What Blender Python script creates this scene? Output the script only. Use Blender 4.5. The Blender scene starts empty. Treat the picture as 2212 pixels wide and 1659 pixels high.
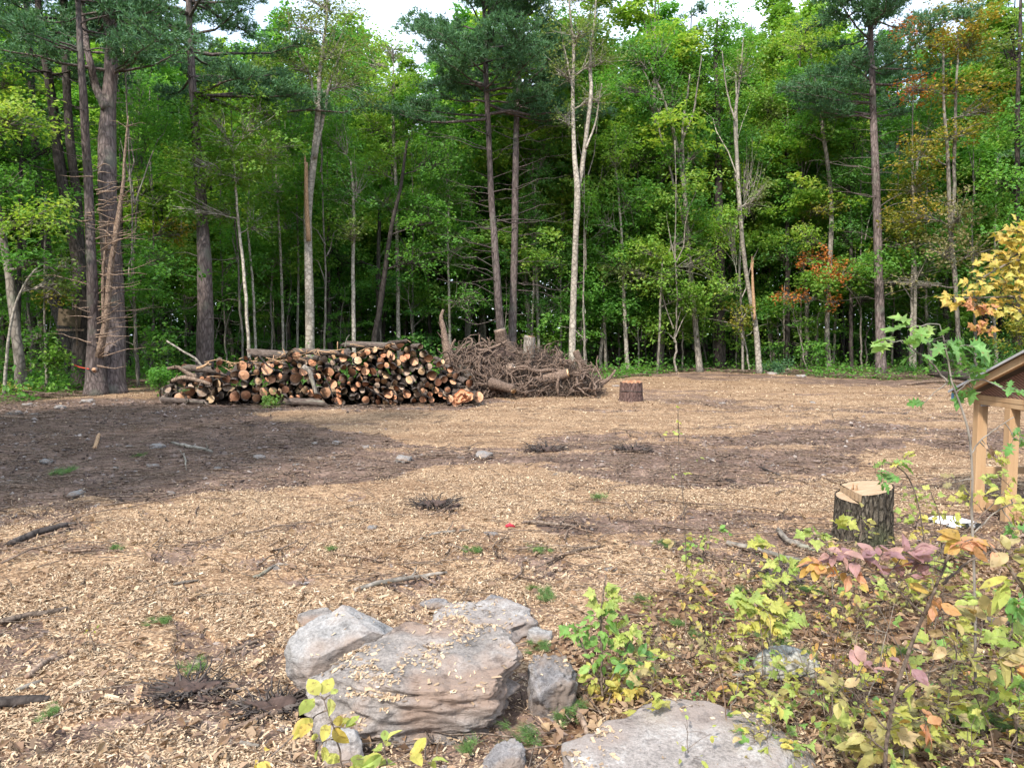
import bpy, math, random, time
import numpy as np
from mathutils import Vector, Matrix, noise as mnoise
T0 = time.time()
rng = np.random.default_rng(7); random.seed(7)
S = bpy.context.scene; COL = S.collection
# ------------------------------------------------------------------ camera, sky, sun, exposure
CAMZ = 1.7; FPX = 740.0; PITCH = math.atan(49.5 / 740.0)
cd = bpy.data.cameras.new('camera'); cam = bpy.data.objects.new('camera', cd); COL.objects.link(cam)
cam.location = (0, 0, CAMZ); cam.rotation_euler = (math.pi / 2 - PITCH, 0, 0)
cd.sensor_width = 36; cd.lens = FPX / 1024 * 36; cd.clip_end = 2000; cd.clip_start = .05
S.camera = cam
SUN_EL, SUN_AZ = 45.0, 206.0          # azimuth clockwise from +Y: the sun stands behind the viewer, to the left
w = bpy.data.worlds.new('World'); S.world = w; w.use_nodes = True
nt = w.node_tree; bg = nt.nodes['Background']
sky = nt.nodes.new('ShaderNodeTexSky'); sky.sky_type = 'NISHITA'; sky.sun_disc = False
sky.sun_elevation = math.radians(SUN_EL); sky.sun_rotation = math.radians(SUN_AZ)
sky.air_density = 1.0; sky.dust_density = 1.5; sky.ozone_density = 1.0
tc = nt.nodes.new('ShaderNodeTexCoord'); mp = nt.nodes.new('ShaderNodeMapping'); mp.inputs['Scale'].default_value = (1, 1, 2.5)
nz = nt.nodes.new('ShaderNodeTexNoise'); nz.inputs['Scale'].default_value = 2.2; nz.inputs['Detail'].default_value = 8
rp = nt.nodes.new('ShaderNodeValToRGB'); rp.color_ramp.elements[0].position = .30; rp.color_ramp.elements[1].position = .58; rp.color_ramp.elements[0].color = (.22, .22, .22, 1)
mx = nt.nodes.new('ShaderNodeMix'); mx.data_type = 'RGBA'; mx.inputs['B'].default_value = (4.6, 5.3, 6.3, 1)
nt.links.new(tc.outputs['Generated'], mp.inputs['Vector']); nt.links.new(mp.outputs[0], nz.inputs['Vector'])
nt.links.new(nz.outputs['Fac'], rp.inputs[0]); nt.links.new(rp.outputs[0], mx.inputs['Factor'])
nt.links.new(sky.outputs[0], mx.inputs['A']); nt.links.new(mx.outputs['Result'], bg.inputs[0])
bg.inputs[1].default_value = 0.15
sl = bpy.data.lights.new('sun', 'SUN'); sl.energy = 2.5; sl.angle = math.radians(3.0); sl.color = (1, .95, .87)
so = bpy.data.objects.new('sun', sl); COL.objects.link(so)
_e, _a = math.radians(SUN_EL), math.radians(SUN_AZ)
TOSUN = Vector((math.sin(_a) * math.cos(_e), math.cos(_a) * math.cos(_e), math.sin(_e)))
so.rotation_euler = TOSUN.to_track_quat('Z', 'Y').to_euler()
S.view_settings.view_transform = 'Standard'; S.view_settings.look = 'None'
S.view_settings.gamma = 1; S.view_settings.use_curve_mapping = False; S.view_settings.exposure = 1.4
S.render.engine = 'CYCLES'; cy = S.cycles
cy.max_bounces = 6; cy.diffuse_bounces = 4; cy.glossy_bounces = 1; cy.transmission_bounces = 3; cy.transparent_max_bounces = 4
cy.caustics_reflective = False; cy.caustics_refractive = False; cy.sample_clamp_indirect = 6

# ------------------------------------------------------------------ helpers
cp, sp = math.cos(PITCH), math.sin(PITCH)
K = 1024 / 2212.0
def ray(px, py):
    a = (px * K - 512) / FPX; b = -(py * K - 383.5) / FPX
    return np.array([a, cp + b * sp, -sp + b * cp])
def W(px, py, Y):                       # a point seen at (px,py) of the 2212 px wide view, at distance Y
    d = ray(px, py); t = Y / d[1]
    return np.array([d[0] * t, Y, CAMZ + d[2] * t])
def G(px, py):                          # where that ray meets the ground
    d = ray(px, py); t = -CAMZ / d[2]
    return d[0] * t, d[1] * t
def scr(x, y, z=0.0):
    dz = z - CAMZ; f = y * cp - dz * sp; u = y * sp + dz * cp
    return (512 + FPX * x / f) / K, (383.5 - FPX * u / f) / K
def pxm(Y): return K / FPX * Y          # metres for one 2212-px at distance Y
def nrm(a): return a / (np.linalg.norm(a, axis=-1, keepdims=True) + 1e-9)
def vn(x, y, s=0):
    x = np.asarray(x, float); y = np.asarray(y, float)
    xi = np.floor(x).astype(np.int64); yi = np.floor(y).astype(np.int64); fx = x - xi; fy = y - yi
    fx = fx * fx * (3 - 2 * fx); fy = fy * fy * (3 - 2 * fy)
    def h(i, j):
        n = (i * 374761393 + j * 668265263 + s * 1442695041) & 0xffffffff
        n = ((n ^ (n >> 13)) * 1274126177) & 0xffffffff
        return ((n ^ (n >> 16)) & 0xffff) / 65535.0
    return (h(xi, yi) * (1 - fx) + h(xi + 1, yi) * fx) * (1 - fy) + (h(xi, yi + 1) * (1 - fx) + h(xi + 1, yi + 1) * fx) * fy
def fb(x, y, o=4, s=0):
    r = 0; a = .5
    for k in range(o):
        r = r + a * vn(np.asarray(x) * 2 ** k + 17.3 * k, np.asarray(y) * 2 ** k - 9.1 * k, s + k); a *= .5
    return r / (1 - .5 ** o)
def gz(x, y):
    x = np.asarray(x, float); y = np.asarray(y, float)
    h = (fb(x * .5, y * .5, 3, 3) - .5) * .10 + (fb(x * 3, y * 3, 3, 5) - .5) * .045
    h = h + np.clip((y - 26) / 30, 0, 1) * .5
    return h
def gzs(x, y): return float(gz(x, y))

class Geo:
    def __init__(s): s.V = []; s.F = []; s.n = 0; s.M = []
    def add(s, V, F, m=0):
        s.V.append(V)
        for f in (F if isinstance(F, list) else [F]):
            if len(f): s.F.append(np.asarray(f) + s.n); s.M.append(m)
        s.n += len(V)
    def build(s, name, mats, parent=None, origin=(0, 0, 0), smooth=True, attrs=None):
        me = mesh_np(name, np.concatenate(s.V) - np.array(origin), s.F, s.M, smooth)
        for m in (mats if isinstance(mats, (list, tuple)) else [mats]): me.materials.append(m)
        o = bpy.data.objects.new(name, me); COL.objects.link(o)
        if parent: o.parent = parent
        else: o.location = origin
        return o
def mesh_np(name, V, F, M, smooth=True):
    me = bpy.data.meshes.new(name); me.vertices.add(len(V)); me.vertices.foreach_set('co', np.ascontiguousarray(V, dtype=np.float32).ravel())
    L = np.concatenate([f.ravel() for f in F]).astype(np.int32)
    tot = np.concatenate([np.full(len(f), f.shape[1], np.int32) for f in F]); st = np.concatenate([[0], np.cumsum(tot)[:-1]]).astype(np.int32)
    me.loops.add(len(L)); me.loops.foreach_set('vertex_index', L)
    me.polygons.add(len(tot)); me.polygons.foreach_set('loop_start', st); me.polygons.foreach_set('loop_total', tot)
    me.polygons.foreach_set('material_index', np.concatenate([np.full(len(f), m, np.int32) for f, m in zip(F, M)]))
    me.polygons.foreach_set('use_smooth', np.full(len(tot), smooth, bool))
    me.update(calc_edges=True); return me
def tube(P, R, k=6, jit=0.0, cap=True, seed=0):
    P = np.asarray(P, float); R = np.asarray(R, float) * np.ones(len(P)); n = len(P)
    t = nrm(np.gradient(P, axis=0)); m = np.abs(t).mean(0); ref = np.eye(3)[int(np.argmin(m))]
    u = nrm(np.cross(t, ref)); v = np.cross(t, u)
    th = np.arange(k) / k * 2 * math.pi
    r = R[:, None] * np.ones((n, k))
    if jit: r = r * (1 + jit * (vn(np.cos(th)[None] * 1.6 + 5 + np.zeros((n, 1)), np.cumsum(np.r_[0, np.linalg.norm(np.diff(P, axis=0), axis=1)])[:, None] * 1.3 + np.sin(th)[None] * 1.6, seed) - .5) * 2)
    V = P[:, None] + r[..., None] * (np.cos(th)[None, :, None] * u[:, None] + np.sin(th)[None, :, None] * v[:, None])
    i = np.arange(n - 1)[:, None] * k; j = np.arange(k)[None]; j2 = (j + 1) % k
    F = [np.stack([i + j, i + j2, i + k + j2, i + k + j], -1).reshape(-1, 4)]
    if cap and k > 2:
        F.append(((n - 1) * k + np.arange(k))[None]); F.append(np.arange(k)[::-1][None])
    return V.reshape(-1, 3), F
def spl(P, n):                          # smooth resample of a polyline with per-point values
    P = np.asarray(P, float); m = len(P)
    if m == 2: 
        t = np.linspace(0, 1, n)[:, None]; return P[0] * (1 - t) + P[1] * t
    t = np.linspace(0, m - 1 - 1e-6, n); i = t.astype(int); f = (t - i)[:, None]
    Q = np.vstack([2 * P[0] - P[1], P, 2 * P[-1] - P[-2]]); a, b, c, d = Q[i], Q[i + 1], Q[i + 2], Q[i + 3]
    return .5 * (2 * b + (c - a) * f + (2 * a - 5 * b + 4 * c - d) * f ** 2 + (3 * b - 3 * c + d - a) * f ** 3)
def wob(P, amp, rg):
    P = np.array(P, float); n = len(P)
    q = np.cumsum(rg.normal(size=(n, 3)), 0); q -= np.linspace(0, 1, n)[:, None] * q[-1]; q /= (np.abs(q).max() + 1e-6)
    return P + q * amp
def tag(o, label=None, cat=None, group=None, kind=None):
    if label: o['label'] = label
    if cat: o['category'] = cat
    if group: o['group'] = group
    if kind: o['kind'] = kind
    return o
def thing(name, label, cat, loc=(0, 0, 0), rz=0, group=None):
    o = bpy.data.objects.new(name, None); COL.objects.link(o); o.location = loc; o.rotation_euler = (0, 0, rz)
    o.empty_display_size = .1
    return tag(o, label, cat, group)
def dup(root, loc, rz=0.0, scale=(1, 1, 1), label=None, group=None, rot=None):
    r = root.copy(); COL.objects.link(r); r.location = loc; r.rotation_euler = rot if rot is not None else (0, 0, rz); r.scale = scale
    if label: r['label'] = label
    if group: r['group'] = group
    for ch in list(root.children):
        c = ch.copy(); COL.objects.link(c); c.parent = r
        for g in ch.children:
            d = g.copy(); COL.objects.link(d); d.parent = c
    return r

# ------------------------------------------------------------------ materials
def newmat(name):
    m = bpy.data.materials.new(name); m.use_nodes = True; n = m.node_tree; n.nodes.clear()
    return m, n, n.nodes.new('ShaderNodeOutputMaterial')
def nd(n, t, **kw):
    x = n.nodes.new(t)
    for k, v in kw.items():
        if k[0] == '_': setattr(x, k[1:], v)
        else: x.inputs[k].default_value = v
    return x
def ramp(n, src, stops):
    r = n.nodes.new('ShaderNodeValToRGB'); e = r.color_ramp.elements
    while len(e) < len(stops): e.new(.5)
    for q, (p, c) in zip(e, stops): q.position = p; q.color = (*c, 1) if len(c) == 3 else c
    n.links.new(src, r.inputs[0]); return r.outputs[0]
def mixc(n, f, a, b, mode='MIX'):
    m = nd(n, 'ShaderNodeMix', _data_type='RGBA', _blend_type=mode)
    for s, v in (('Factor', f), ('A', a), ('B', b)):
        if hasattr(v, 'is_output') or hasattr(v, 'links'): n.links.new(v, m.inputs[s])
        else:
            m.inputs[s].default_value = v if s == 'Factor' else ((*v, 1) if len(v) == 3 else v)
    return m.outputs['Result']
def leafmat(name, cols, trans=.4, rough=.55):
    m, n, o = newmat(name)
    g = nd(n, 'ShaderNodeNewGeometry'); t = nd(n, 'ShaderNodeTexCoord'); oi = nd(n, 'ShaderNodeObjectInfo')
    z = nd(n, 'ShaderNodeTexNoise', Scale=.45, Detail=2.0); n.links.new(t.outputs['Object'], z.inputs['Vector'])
    a = nd(n, 'ShaderNodeMath', _operation='MULTIPLY_ADD'); n.links.new(g.outputs['Random Per Island'], a.inputs[0]); a.inputs[1].default_value = .55
    b = nd(n, 'ShaderNodeMath', _operation='MULTIPLY_ADD'); n.links.new(z.outputs['Fac'], b.inputs[0]); b.inputs[1].default_value = 1.1
    n.links.new(oi.outputs['Random'], a.inputs[2]); a2 = nd(n, 'ShaderNodeMath', _operation='MULTIPLY_ADD'); n.links.new(oi.outputs['Random'], a2.inputs[0]); a2.inputs[1].default_value = .2; a2.inputs[2].default_value = -.42
    n.links.new(a2.outputs[0], b.inputs[2]); n.links.new(b.outputs[0], a.inputs[2])
    c = ramp(n, a.outputs[0], [(i / max(1, len(cols) - 1), q) for i, q in enumerate(cols)])
    sz = nd(n, 'ShaderNodeTexNoise', Scale=75.0, Detail=3.0); n.links.new(t.outputs['Object'], sz.inputs['Vector']); sf = ramp(n, sz.outputs['Fac'], [(.60, (0, 0, 0)), (.68, (.7, .7, .7))]); c = mixc(n, sf, c, (.20, .13, .05)); sz2 = nd(n, 'ShaderNodeTexNoise', Scale=18.0, Detail=2.0); n.links.new(t.outputs['Object'], sz2.inputs['Vector']); s2 = ramp(n, sz2.outputs['Fac'], [(.35, (.72, .72, .72)), (.65, (1.15, 1.15, 1.15))]); c = mixc(n, 1.0, c, s2, 'MULTIPLY')
    p = nd(n, 'ShaderNodeBsdfPrincipled', Roughness=rough); p.inputs['Specular IOR Level'].default_value = .35
    n.links.new(c, p.inputs['Base Color'])
    tr = nd(n, 'ShaderNodeBsdfTranslucent'); tcx = mixc(n, 1.0, c, (1.5, 1.5, .8), 'MULTIPLY'); n.links.new(tcx, tr.inputs['Color'])
    mx = nd(n, 'ShaderNodeMixShader', Fac=trans); n.links.new(p.outputs[0], mx.inputs[1]); n.links.new(tr.outputs[0], mx.inputs[2])
    n.links.new(mx.outputs[0], o.inputs[0]); return m
LM = dict(
 green=leafmat('leaf_green', [(.07, .20, .035), (.105, .28, .048), (.155, .35, .06), (.24, .42, .07)], .5),
 deep=leafmat('leaf_deep_green', [(.05, .155, .035), (.08, .225, .05), (.12, .28, .06), (.17, .34, .07)], .5),
 lime=leafmat('leaf_yellow_green', [(.13, .29, .04), (.19, .37, .055), (.29, .43, .07), (.42, .46, .09)], .5),
 olive=leafmat('leaf_olive', [(.10, .16, .02), (.18, .22, .03), (.28, .25, .03), (.48, .27, .05)]),
 airy=leafmat('leaf_grey_green', [(.09, .16, .04), (.14, .21, .05), (.19, .25, .07), (.26, .30, .09)]),
 tan=leafmat('leaf_wilted', [(.14, .15, .05), (.22, .21, .09), (.32, .27, .13), (.30, .18, .08)]),
 orange=leafmat('leaf_orange', [(.30, .16, .03), (.48, .17, .03), (.55, .20, .05), (.36, .10, .03)]),
 yellow=leafmat('leaf_yellow', [(.50, .32, .08), (.58, .44, .11), (.44, .42, .10), (.58, .29, .12)]),
 pine=leafmat('pine_needles', [(.04, .12, .05), (.07, .17, .075), (.10, .22, .10), (.15, .28, .12)], .25),
 ygreen=leafmat('leaf_seedling', [(.22, .30, .06), (.36, .38, .09), (.47, .44, .11), (.52, .38, .12)]),
 bright=leafmat('leaf_bright_green', [(.08, .20, .02), (.12, .27, .03), (.19, .33, .05), (.30, .38, .06)]),
 nlime=leafmat('leaf_pale_yellow_green', [(.19, .29, .06), (.29, .37, .09), (.40, .43, .12), (.50, .46, .15)]),
 nbright=leafmat('leaf_soft_green', [(.12, .25, .05), (.18, .32, .075), (.26, .38, .10), (.36, .42, .12)]),
 oak=leafmat('leaf_oak_green', [(.10, .24, .05), (.14, .30, .08), (.17, .32, .10), (.25, .34, .06)]),
 purple=leafmat('leaf_purple', [(.24, .13, .15), (.34, .19, .20), (.42, .25, .22), (.52, .27, .18)]),
 dusky=leafmat('leaf_dusky_olive', [(.28, .27, .09), (.37, .33, .12), (.43, .34, .17), (.54, .33, .20)]),
 pink=leafmat('leaf_salmon', [(.48, .24, .10), (.55, .27, .16), (.50, .30, .08), (.36, .34, .07)]),
 litter=leafmat('leaf_litter', [(.10, .06, .042), (.19, .115, .072), (.29, .185, .11), (.42, .30, .17)], .1),
)
def barkmat(name, dark, mid, light, sc=(9, 9, 2.2), bump=.6, patch=None, obj=True):
    m, n, o = newmat(name); t = nd(n, 'ShaderNodeTexCoord'); mp = nd(n, 'ShaderNodeMapping', Scale=sc)
    n.links.new(t.outputs['Object'], mp.inputs[0])
    v = nd(n, 'ShaderNodeTexVoronoi', _feature='DISTANCE_TO_EDGE', Scale=1.6); z = nd(n, 'ShaderNodeTexNoise', Scale=2.0, Detail=6.0, Roughness=.65)
    n.links.new(mp.outputs[0], z.inputs['Vector'])
    w_ = mixc(n, .25, mp.outputs[0], z.outputs['Color']); n.links.new(w_, v.inputs['Vector'])
    oi = nd(n, 'ShaderNodeObjectInfo')
    c = ramp(n, z.outputs['Fac'], [(.28, dark), (.5, mid), (.75, light)])
    e = ramp(n, v.outputs['Distance'], [(0, (.35, .35, .35)), (.18, (1, 1, 1))])
    c = mixc(n, .8, c, e, 'MULTIPLY')
    z2 = nd(n, 'ShaderNodeTexNoise', Scale=1.3, Detail=3.0); n.links.new(t.outputs['Object'], z2.inputs['Vector'])
    if patch:
        f = ramp(n, z2.outputs['Fac'], [(.55, (0, 0, 0)), (.66, (.8, .8, .8))]); c = mixc(n, f, c, patch)
    br = nd(n, 'ShaderNodeMapRange'); br.inputs['To Min'].default_value = .75; br.inputs['To Max'].default_value = 1.2
    n.links.new(oi.outputs['Random'], br.inputs['Value']); hv = nd(n, 'ShaderNodeHueSaturation'); n.links.new(br.outputs[0], hv.inputs['Value']); n.links.new(c, hv.inputs['Color'])
    p = nd(n, 'ShaderNodeBsdfPrincipled', Roughness=.9); p.inputs['Specular IOR Level'].default_value = .2; n.links.new(hv.outputs[0], p.inputs['Base Color'])
    b = nd(n, 'ShaderNodeBump', Strength=bump, Distance=.03); hh = mixc(n, .5, e, z.outputs['Fac']); n.links.new(hh, b.inputs['Height']); n.links.new(b.outputs[0], p.inputs['Normal'])
    n.links.new(p.outputs[0], o.inputs[0]); return m
BM = dict(
 pine=barkmat('bark_pine', (.075, .055, .05), (.15, .115, .105), (.25, .205, .19), patch=(.13, .125, .10)),
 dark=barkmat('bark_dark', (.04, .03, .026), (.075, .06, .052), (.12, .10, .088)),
 grey=barkmat('bark_grey', (.13, .11, .085), (.24, .205, .17), (.36, .32, .27), (7, 7, 3), .35, (.20, .21, .15)),
 pale=barkmat('bark_pale', (.22, .185, .145), (.38, .33, .27), (.50, .45, .38), (5, 5, 5), .2, (.22, .20, .16)),
 stump=barkmat('bark_stump', (.035, .026, .02), (.10, .082, .062), (.19, .165, .13), (22, 22, 7), 1.6, (.085, .095, .05)),
 redstump=barkmat('bark_red_stump', (.065, .034, .028), (.15, .092, .078), (.25, .17, .145), (14, 14, 4), .8),
 log=barkmat('bark_log', (.06, .042, .034), (.135, .10, .083), (.23, .19, .16), (2.2, 2.2, 5), .5, (.17, .17, .13)),
 twig=barkmat('bark_twig', (.09, .065, .048), (.17, .125, .095), (.28, .225, .175), (20, 20, 20), .3),
 dead=barkmat('dead_wood', (.14, .085, .06), (.26, .18, .13), (.38, .29, .22), (15, 15, 6), .4),
 root=barkmat('root_wood', (.09, .06, .045), (.19, .13, .097), (.32, .235, .18), (14, 14, 14), .4),
 splint=barkmat('split_wood', (.36, .19, .10), (.52, .32, .18), (.62, .44, .28), (30, 30, 5), .4),
 birchlog=barkmat('bark_lichen_log', (.05, .045, .04), (.38, .36, .31), (.62, .60, .54), (16, 16, 16), .6, (.07, .06, .05)),
)
def cutmat(name, cols):
    m, n, o = newmat(name); t = nd(n, 'ShaderNodeTexCoord'); oi = nd(n, 'ShaderNodeObjectInfo')
    sx = nd(n, 'ShaderNodeSeparateXYZ'); n.links.new(t.outputs['Object'], sx.inputs[0]); cx = nd(n, 'ShaderNodeCombineXYZ'); n.links.new(sx.outputs[0], cx.inputs[0]); n.links.new(sx.outputs[1], cx.inputs[1])
    n.links.new(oi.outputs['Random'], cx.inputs[2])
    ln = nd(n, 'ShaderNodeVectorMath', _operation='LENGTH'); c2 = nd(n, 'ShaderNodeCombineXYZ'); n.links.new(sx.outputs[0], c2.inputs[0]); n.links.new(sx.outputs[1], c2.inputs[1]); n.links.new(c2.outputs[0], ln.inputs[0])
    z = nd(n, 'ShaderNodeTexNoise', Scale=1.5, Detail=5.0); n.links.new(cx.outputs[0], z.inputs['Vector'])
    wv = nd(n, 'ShaderNodeTexWave', _wave_type='RINGS', _rings_direction='Z', Scale=3.5, Distortion=1.5, Detail=2.0); n.links.new(c2.outputs[0], wv.inputs['Vector'])
    base = ramp(n, oi.outputs['Random'], [(i / (len(cols) - 1), q) for i, q in enumerate(cols)])
    rr = ramp(n, ln.outputs['Value'], [(.0, (.75, .68, .62)), (.08, (1.0, .95, .92)), (.76, (1, 1, 1)), (.82, (1.12, 1.2, 1.3)), (.95, (1.08, 1.12, 1.2)), (.985, (.5, .42, .4))])
    c = mixc(n, .85, base, rr, 'MULTIPLY'); c = mixc(n, .3, c, wv.outputs['Color'], 'MULTIPLY')
    zr = ramp(n, z.outputs['Fac'], [(.3, (.78, .72, .68)), (.6, (1.1, 1.1, 1.1))]); c = mixc(n, .7, c, zr, 'MULTIPLY')
    v = nd(n, 'ShaderNodeTexVoronoi', _feature='DISTANCE_TO_EDGE', Scale=.6); n.links.new(cx.outputs[0], v.inputs['Vector'])
    cr = ramp(n, v.outputs['Distance'], [(0, (.35, .25, .2)), (.02, (1, 1, 1))]); c = mixc(n, .7, c, cr, 'MULTIPLY')
    p = nd(n, 'ShaderNodeBsdfPrincipled', Roughness=.8); n.links.new(c, p.inputs['Base Color']); n.links.new(p.outputs[0], o.inputs[0]); return m
CUT = dict(orange=cutmat('cut_orange', [(.52, .22, .11), (.62, .31, .165), (.66, .38, .22)]), pale=cutmat('cut_pale', [(.60, .42, .25), (.56, .34, .17)]),
           grey=cutmat('cut_weathered', [(.40, .29, .21), (.50, .37, .27)]), fresh=cutmat('cut_fresh', [(.78, .50, .27), (.78, .50, .27)]))
def simplemat(name, cols, scale=8, rough=.8, bump=.3, stretch=(1, 1, 1), island=False, detail=6.0):
    m, n, o = newmat(name); t = nd(n, 'ShaderNodeTexCoord'); mp = nd(n, 'ShaderNodeMapping', Scale=stretch); n.links.new(t.outputs['Object'], mp.inputs[0])
    z = nd(n, 'ShaderNodeTexNoise', Scale=scale, Detail=detail, Roughness=.6); n.links.new(mp.outputs[0], z.inputs['Vector'])
    src = z.outputs['Fac']
    if island: src = nd(n, 'ShaderNodeNewGeometry').outputs['Random Per Island']; st = [(i / (len(cols) - 1), q) for i, q in enumerate(cols)]
    else: st = [(.3 + .4 * i / (len(cols) - 1), q) for i, q in enumerate(cols)]
    c = ramp(n, src, st); p = nd(n, 'ShaderNodeBsdfPrincipled', Roughness=rough); p.inputs['Specular IOR Level'].default_value = .25; n.links.new(c, p.inputs['Base Color'])
    b = nd(n, 'ShaderNodeBump', Strength=bump, Distance=.01); n.links.new(z.outputs['Fac'], b.inputs['Height']); n.links.new(b.outputs[0], p.inputs['Normal'])
    n.links.new(p.outputs[0], o.inputs[0]); return m
CHIP = simplemat('wood_chip', [(.13, .085, .055), (.24, .165, .105), (.36, .25, .155), (.45, .325, .205), (.51, .38, .25), (.36, .235, .145), (.58, .46, .32)], island=True)
LUMBER = simplemat('lumber', [(.30, .17, .085), (.42, .265, .145), (.50, .34, .20)], 5, .7, .15, (1, 1, .12))
METAL = simplemat('galvanised_edge', [(.35, .34, .35), (.48, .47, .48)], 9, .45, .05)
WHITE = simplemat('white_board', [(.72, .73, .75), (.80, .81, .82)], 4, .5, .05)
BLACK = simplemat('black_mark', [(.02, .02, .02), (.03, .03, .03)], 4, .6, 0)
def rockmat(name, cols, stain, dust=.5, sc=3.0):
    m, n, o = newmat(name); t = nd(n, 'ShaderNodeTexCoord'); g = nd(n, 'ShaderNodeNewGeometry')
    z = nd(n, 'ShaderNodeTexNoise', Scale=sc * 1.6, Detail=9.0, Roughness=.7); z2 = nd(n, 'ShaderNodeTexNoise', Scale=sc * .9, Detail=4.0); z3 = nd(n, 'ShaderNodeTexNoise', Scale=sc * 22, Detail=4.0, Roughness=.8)
    mp = nd(n, 'ShaderNodeMapping', Scale=(1, 1, 3.5), Rotation=(.25, -.2, 0)); n.links.new(t.outputs['Object'], mp.inputs[0])
    mu = nd(n, 'ShaderNodeTexNoise', Scale=sc * 2.2, Detail=8.0, Roughness=.75); n.links.new(mp.outputs[0], mu.inputs['Vector'])
    for q in (z, z2, z3): n.links.new(t.outputs['Object'], q.inputs['Vector'])
    c = ramp(n, z.outputs['Fac'], [(.3, cols[0]), (.5, cols[1]), (.68, cols[2])])
    sp_ = ramp(n, z3.outputs['Fac'], [(.35, (.55, .55, .55)), (.5, (1, 1, 1)), (.68, (1.4, 1.4, 1.4))]); c = mixc(n, .8, c, sp_, 'MULTIPLY')
    f = ramp(n, z2.outputs['Fac'], [(.46, (0, 0, 0)), (.6, (.85, .85, .85))]); c = mixc(n, f, c, stain)
    ck = ramp(n, mu.outputs['Fac'], [(.36, (.35, .33, .33)), (.46, (1, 1, 1))]); c = mixc(n, .75, c, ck, 'MULTIPLY')
    p = nd(n, 'ShaderNodeBsdfPrincipled', Roughness=.88); p.inputs['Specular IOR Level'].default_value = .3; n.links.new(c, p.inputs['Base Color'])
    hh = mixc(n, .5, z.outputs['Fac'], mu.outputs['Fac']); hh = mixc(n, .2, hh, z3.outputs['Fac'])
    b = nd(n, 'ShaderNodeBump', Strength=1.0, Distance=.04); n.links.new(hh, b.inputs['Height']); n.links.new(b.outputs[0], p.inputs['Normal'])
    n.links.new(p.outputs[0], o.inputs[0]); return m
RK = dict(granite=rockmat('granite', [(.17, .16, .15), (.31, .29, .275), (.46, .44, .42)], (.27, .205, .165)),
          slab=rockmat('weathered_slab', [(.13, .115, .105), (.27, .235, .21), (.43, .39, .36)], (.25, .17, .125)),
          shale=rockmat('grey_shale', [(.13, .12, .12), (.26, .24, .235), (.42, .40, .385)], (.24, .18, .14), sc=7.0),
          tan=rockmat('tan_rock', [(.19, .165, .15), (.31, .27, .245), (.46, .44, .42)], (.26, .205, .175)))
print('materials', time.time() - T0)
# ------------------------------------------------------------------ ground: one sheet, patches of bare soil, wood chips, leaf litter, forest floor
def inpoly(px, py, poly):
    c = np.zeros(px.shape, bool); n = len(poly)
    for i in range(n):
        x1, y1 = poly[i]; x2, y2 = poly[(i + 1) % n]
        if y1 == y2: continue
        c ^= ((y1 > py) != (y2 > py)) & (px < (x2 - x1) * (py - y1) / (y2 - y1) + x1)
    return c
# outlines given on the ground (as seen in the 2212 px view, then laid on the ground plane)
SOIL = [([(-3000, 800), (0, 868), (200, 858), (330, 862), (480, 878), (560, 898), (680, 915), (760, 932), (880, 952), (1000, 968), (1130, 962), (1200, 975), (1180, 1000), (1000, 1006), (860, 1014), (840, 1030), (760, 1045), (640, 1058), (520, 1066), (380, 1072), (330, 1088), (240, 1078), (120, 1086), (0, 1100), (-3000, 1200)], .97),  # left patch: bare soil, with the tree shadow there coloured in as soil too
        ([(330, 850), (1060, 850), (1110, 862), (1000, 884), (760, 888), (560, 892), (330, 880)], .85),
        ([(1290, 812), (1500, 818), (1800, 830), (2212, 843), (3200, 850), (3200, 830), (2100, 826), (1700, 815), (1500, 806)], .85),
        ([(1380, 838), (1500, 842), (1620, 872), (1900, 880), (2080, 888), (2080, 900), (1800, 890), (1560, 880), (1440, 872), (1380, 862)], .6),
        ([(1140, 940), (1400, 930), (1600, 945), (1800, 905), (2020, 925), (3200, 930), (3200, 985), (2060, 972), (1960, 962), (1880, 985), (1820, 1010), (1700, 1035), (1560, 1060), (1420, 1056), (1330, 1042), (1180, 1018), (1130, 985)], .88),
        ([(1180, 1120), (1290, 1085), (1460, 1090), (1560, 1108), (1800, 1112), (1960, 1095), (2400, 1090), (2500, 1150), (2212, 1200), (1950, 1260), (1700, 1230), (1400, 1180), (1220, 1160)], .8),
        ([(0, 1360), (70, 1350), (120, 1375), (60, 1400), (0, 1400), (-200, 1390)], .9),
        ([(250, 1470), (380, 1440), (470, 1460), (600, 1430), (640, 1400), (700, 1395), (660, 1420), (600, 1470), (560, 1560), (440, 1570), (360, 1540), (260, 1530)], .75),
        ([(0, 1600), (120, 1560), (300, 1540), (340, 1560), (200, 1600), (60, 1640), (-200, 1680)], .8),
        ([(30, 1175), (90, 1150), (170, 1135), (200, 1140), (150, 1165), (60, 1190), (0, 1200), (-100, 1210)], .7),
        ([(900, 1100), (930, 1080), (985, 1085), (975, 1108), (930, 1112)], .85),
        ([(640, 1480), (900, 1440), (1150, 1430), (1270, 1500), (1230, 1600), (1160, 1700), (660, 1700)], .62), ([(880, 1290), (1060, 1262), (1220, 1330), (1200, 1400), (900, 1400)], .5), ([(380, 1340), (560, 1370), (640, 1350), (620, 1420), (420, 1400)], .6),
        ([(560, 1195), (640, 1190), (650, 1215), (590, 1225)], .55)]
LITTER = [([(1200, 1400), (1300, 1340), (1500, 1270), (1750, 1240), (1900, 1220), (2212, 1180), (4000, 1150), (4000, 2600), (1500, 2600), (1150, 1700), (1130, 1600), (1260, 1540)], 1.0)]
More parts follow.
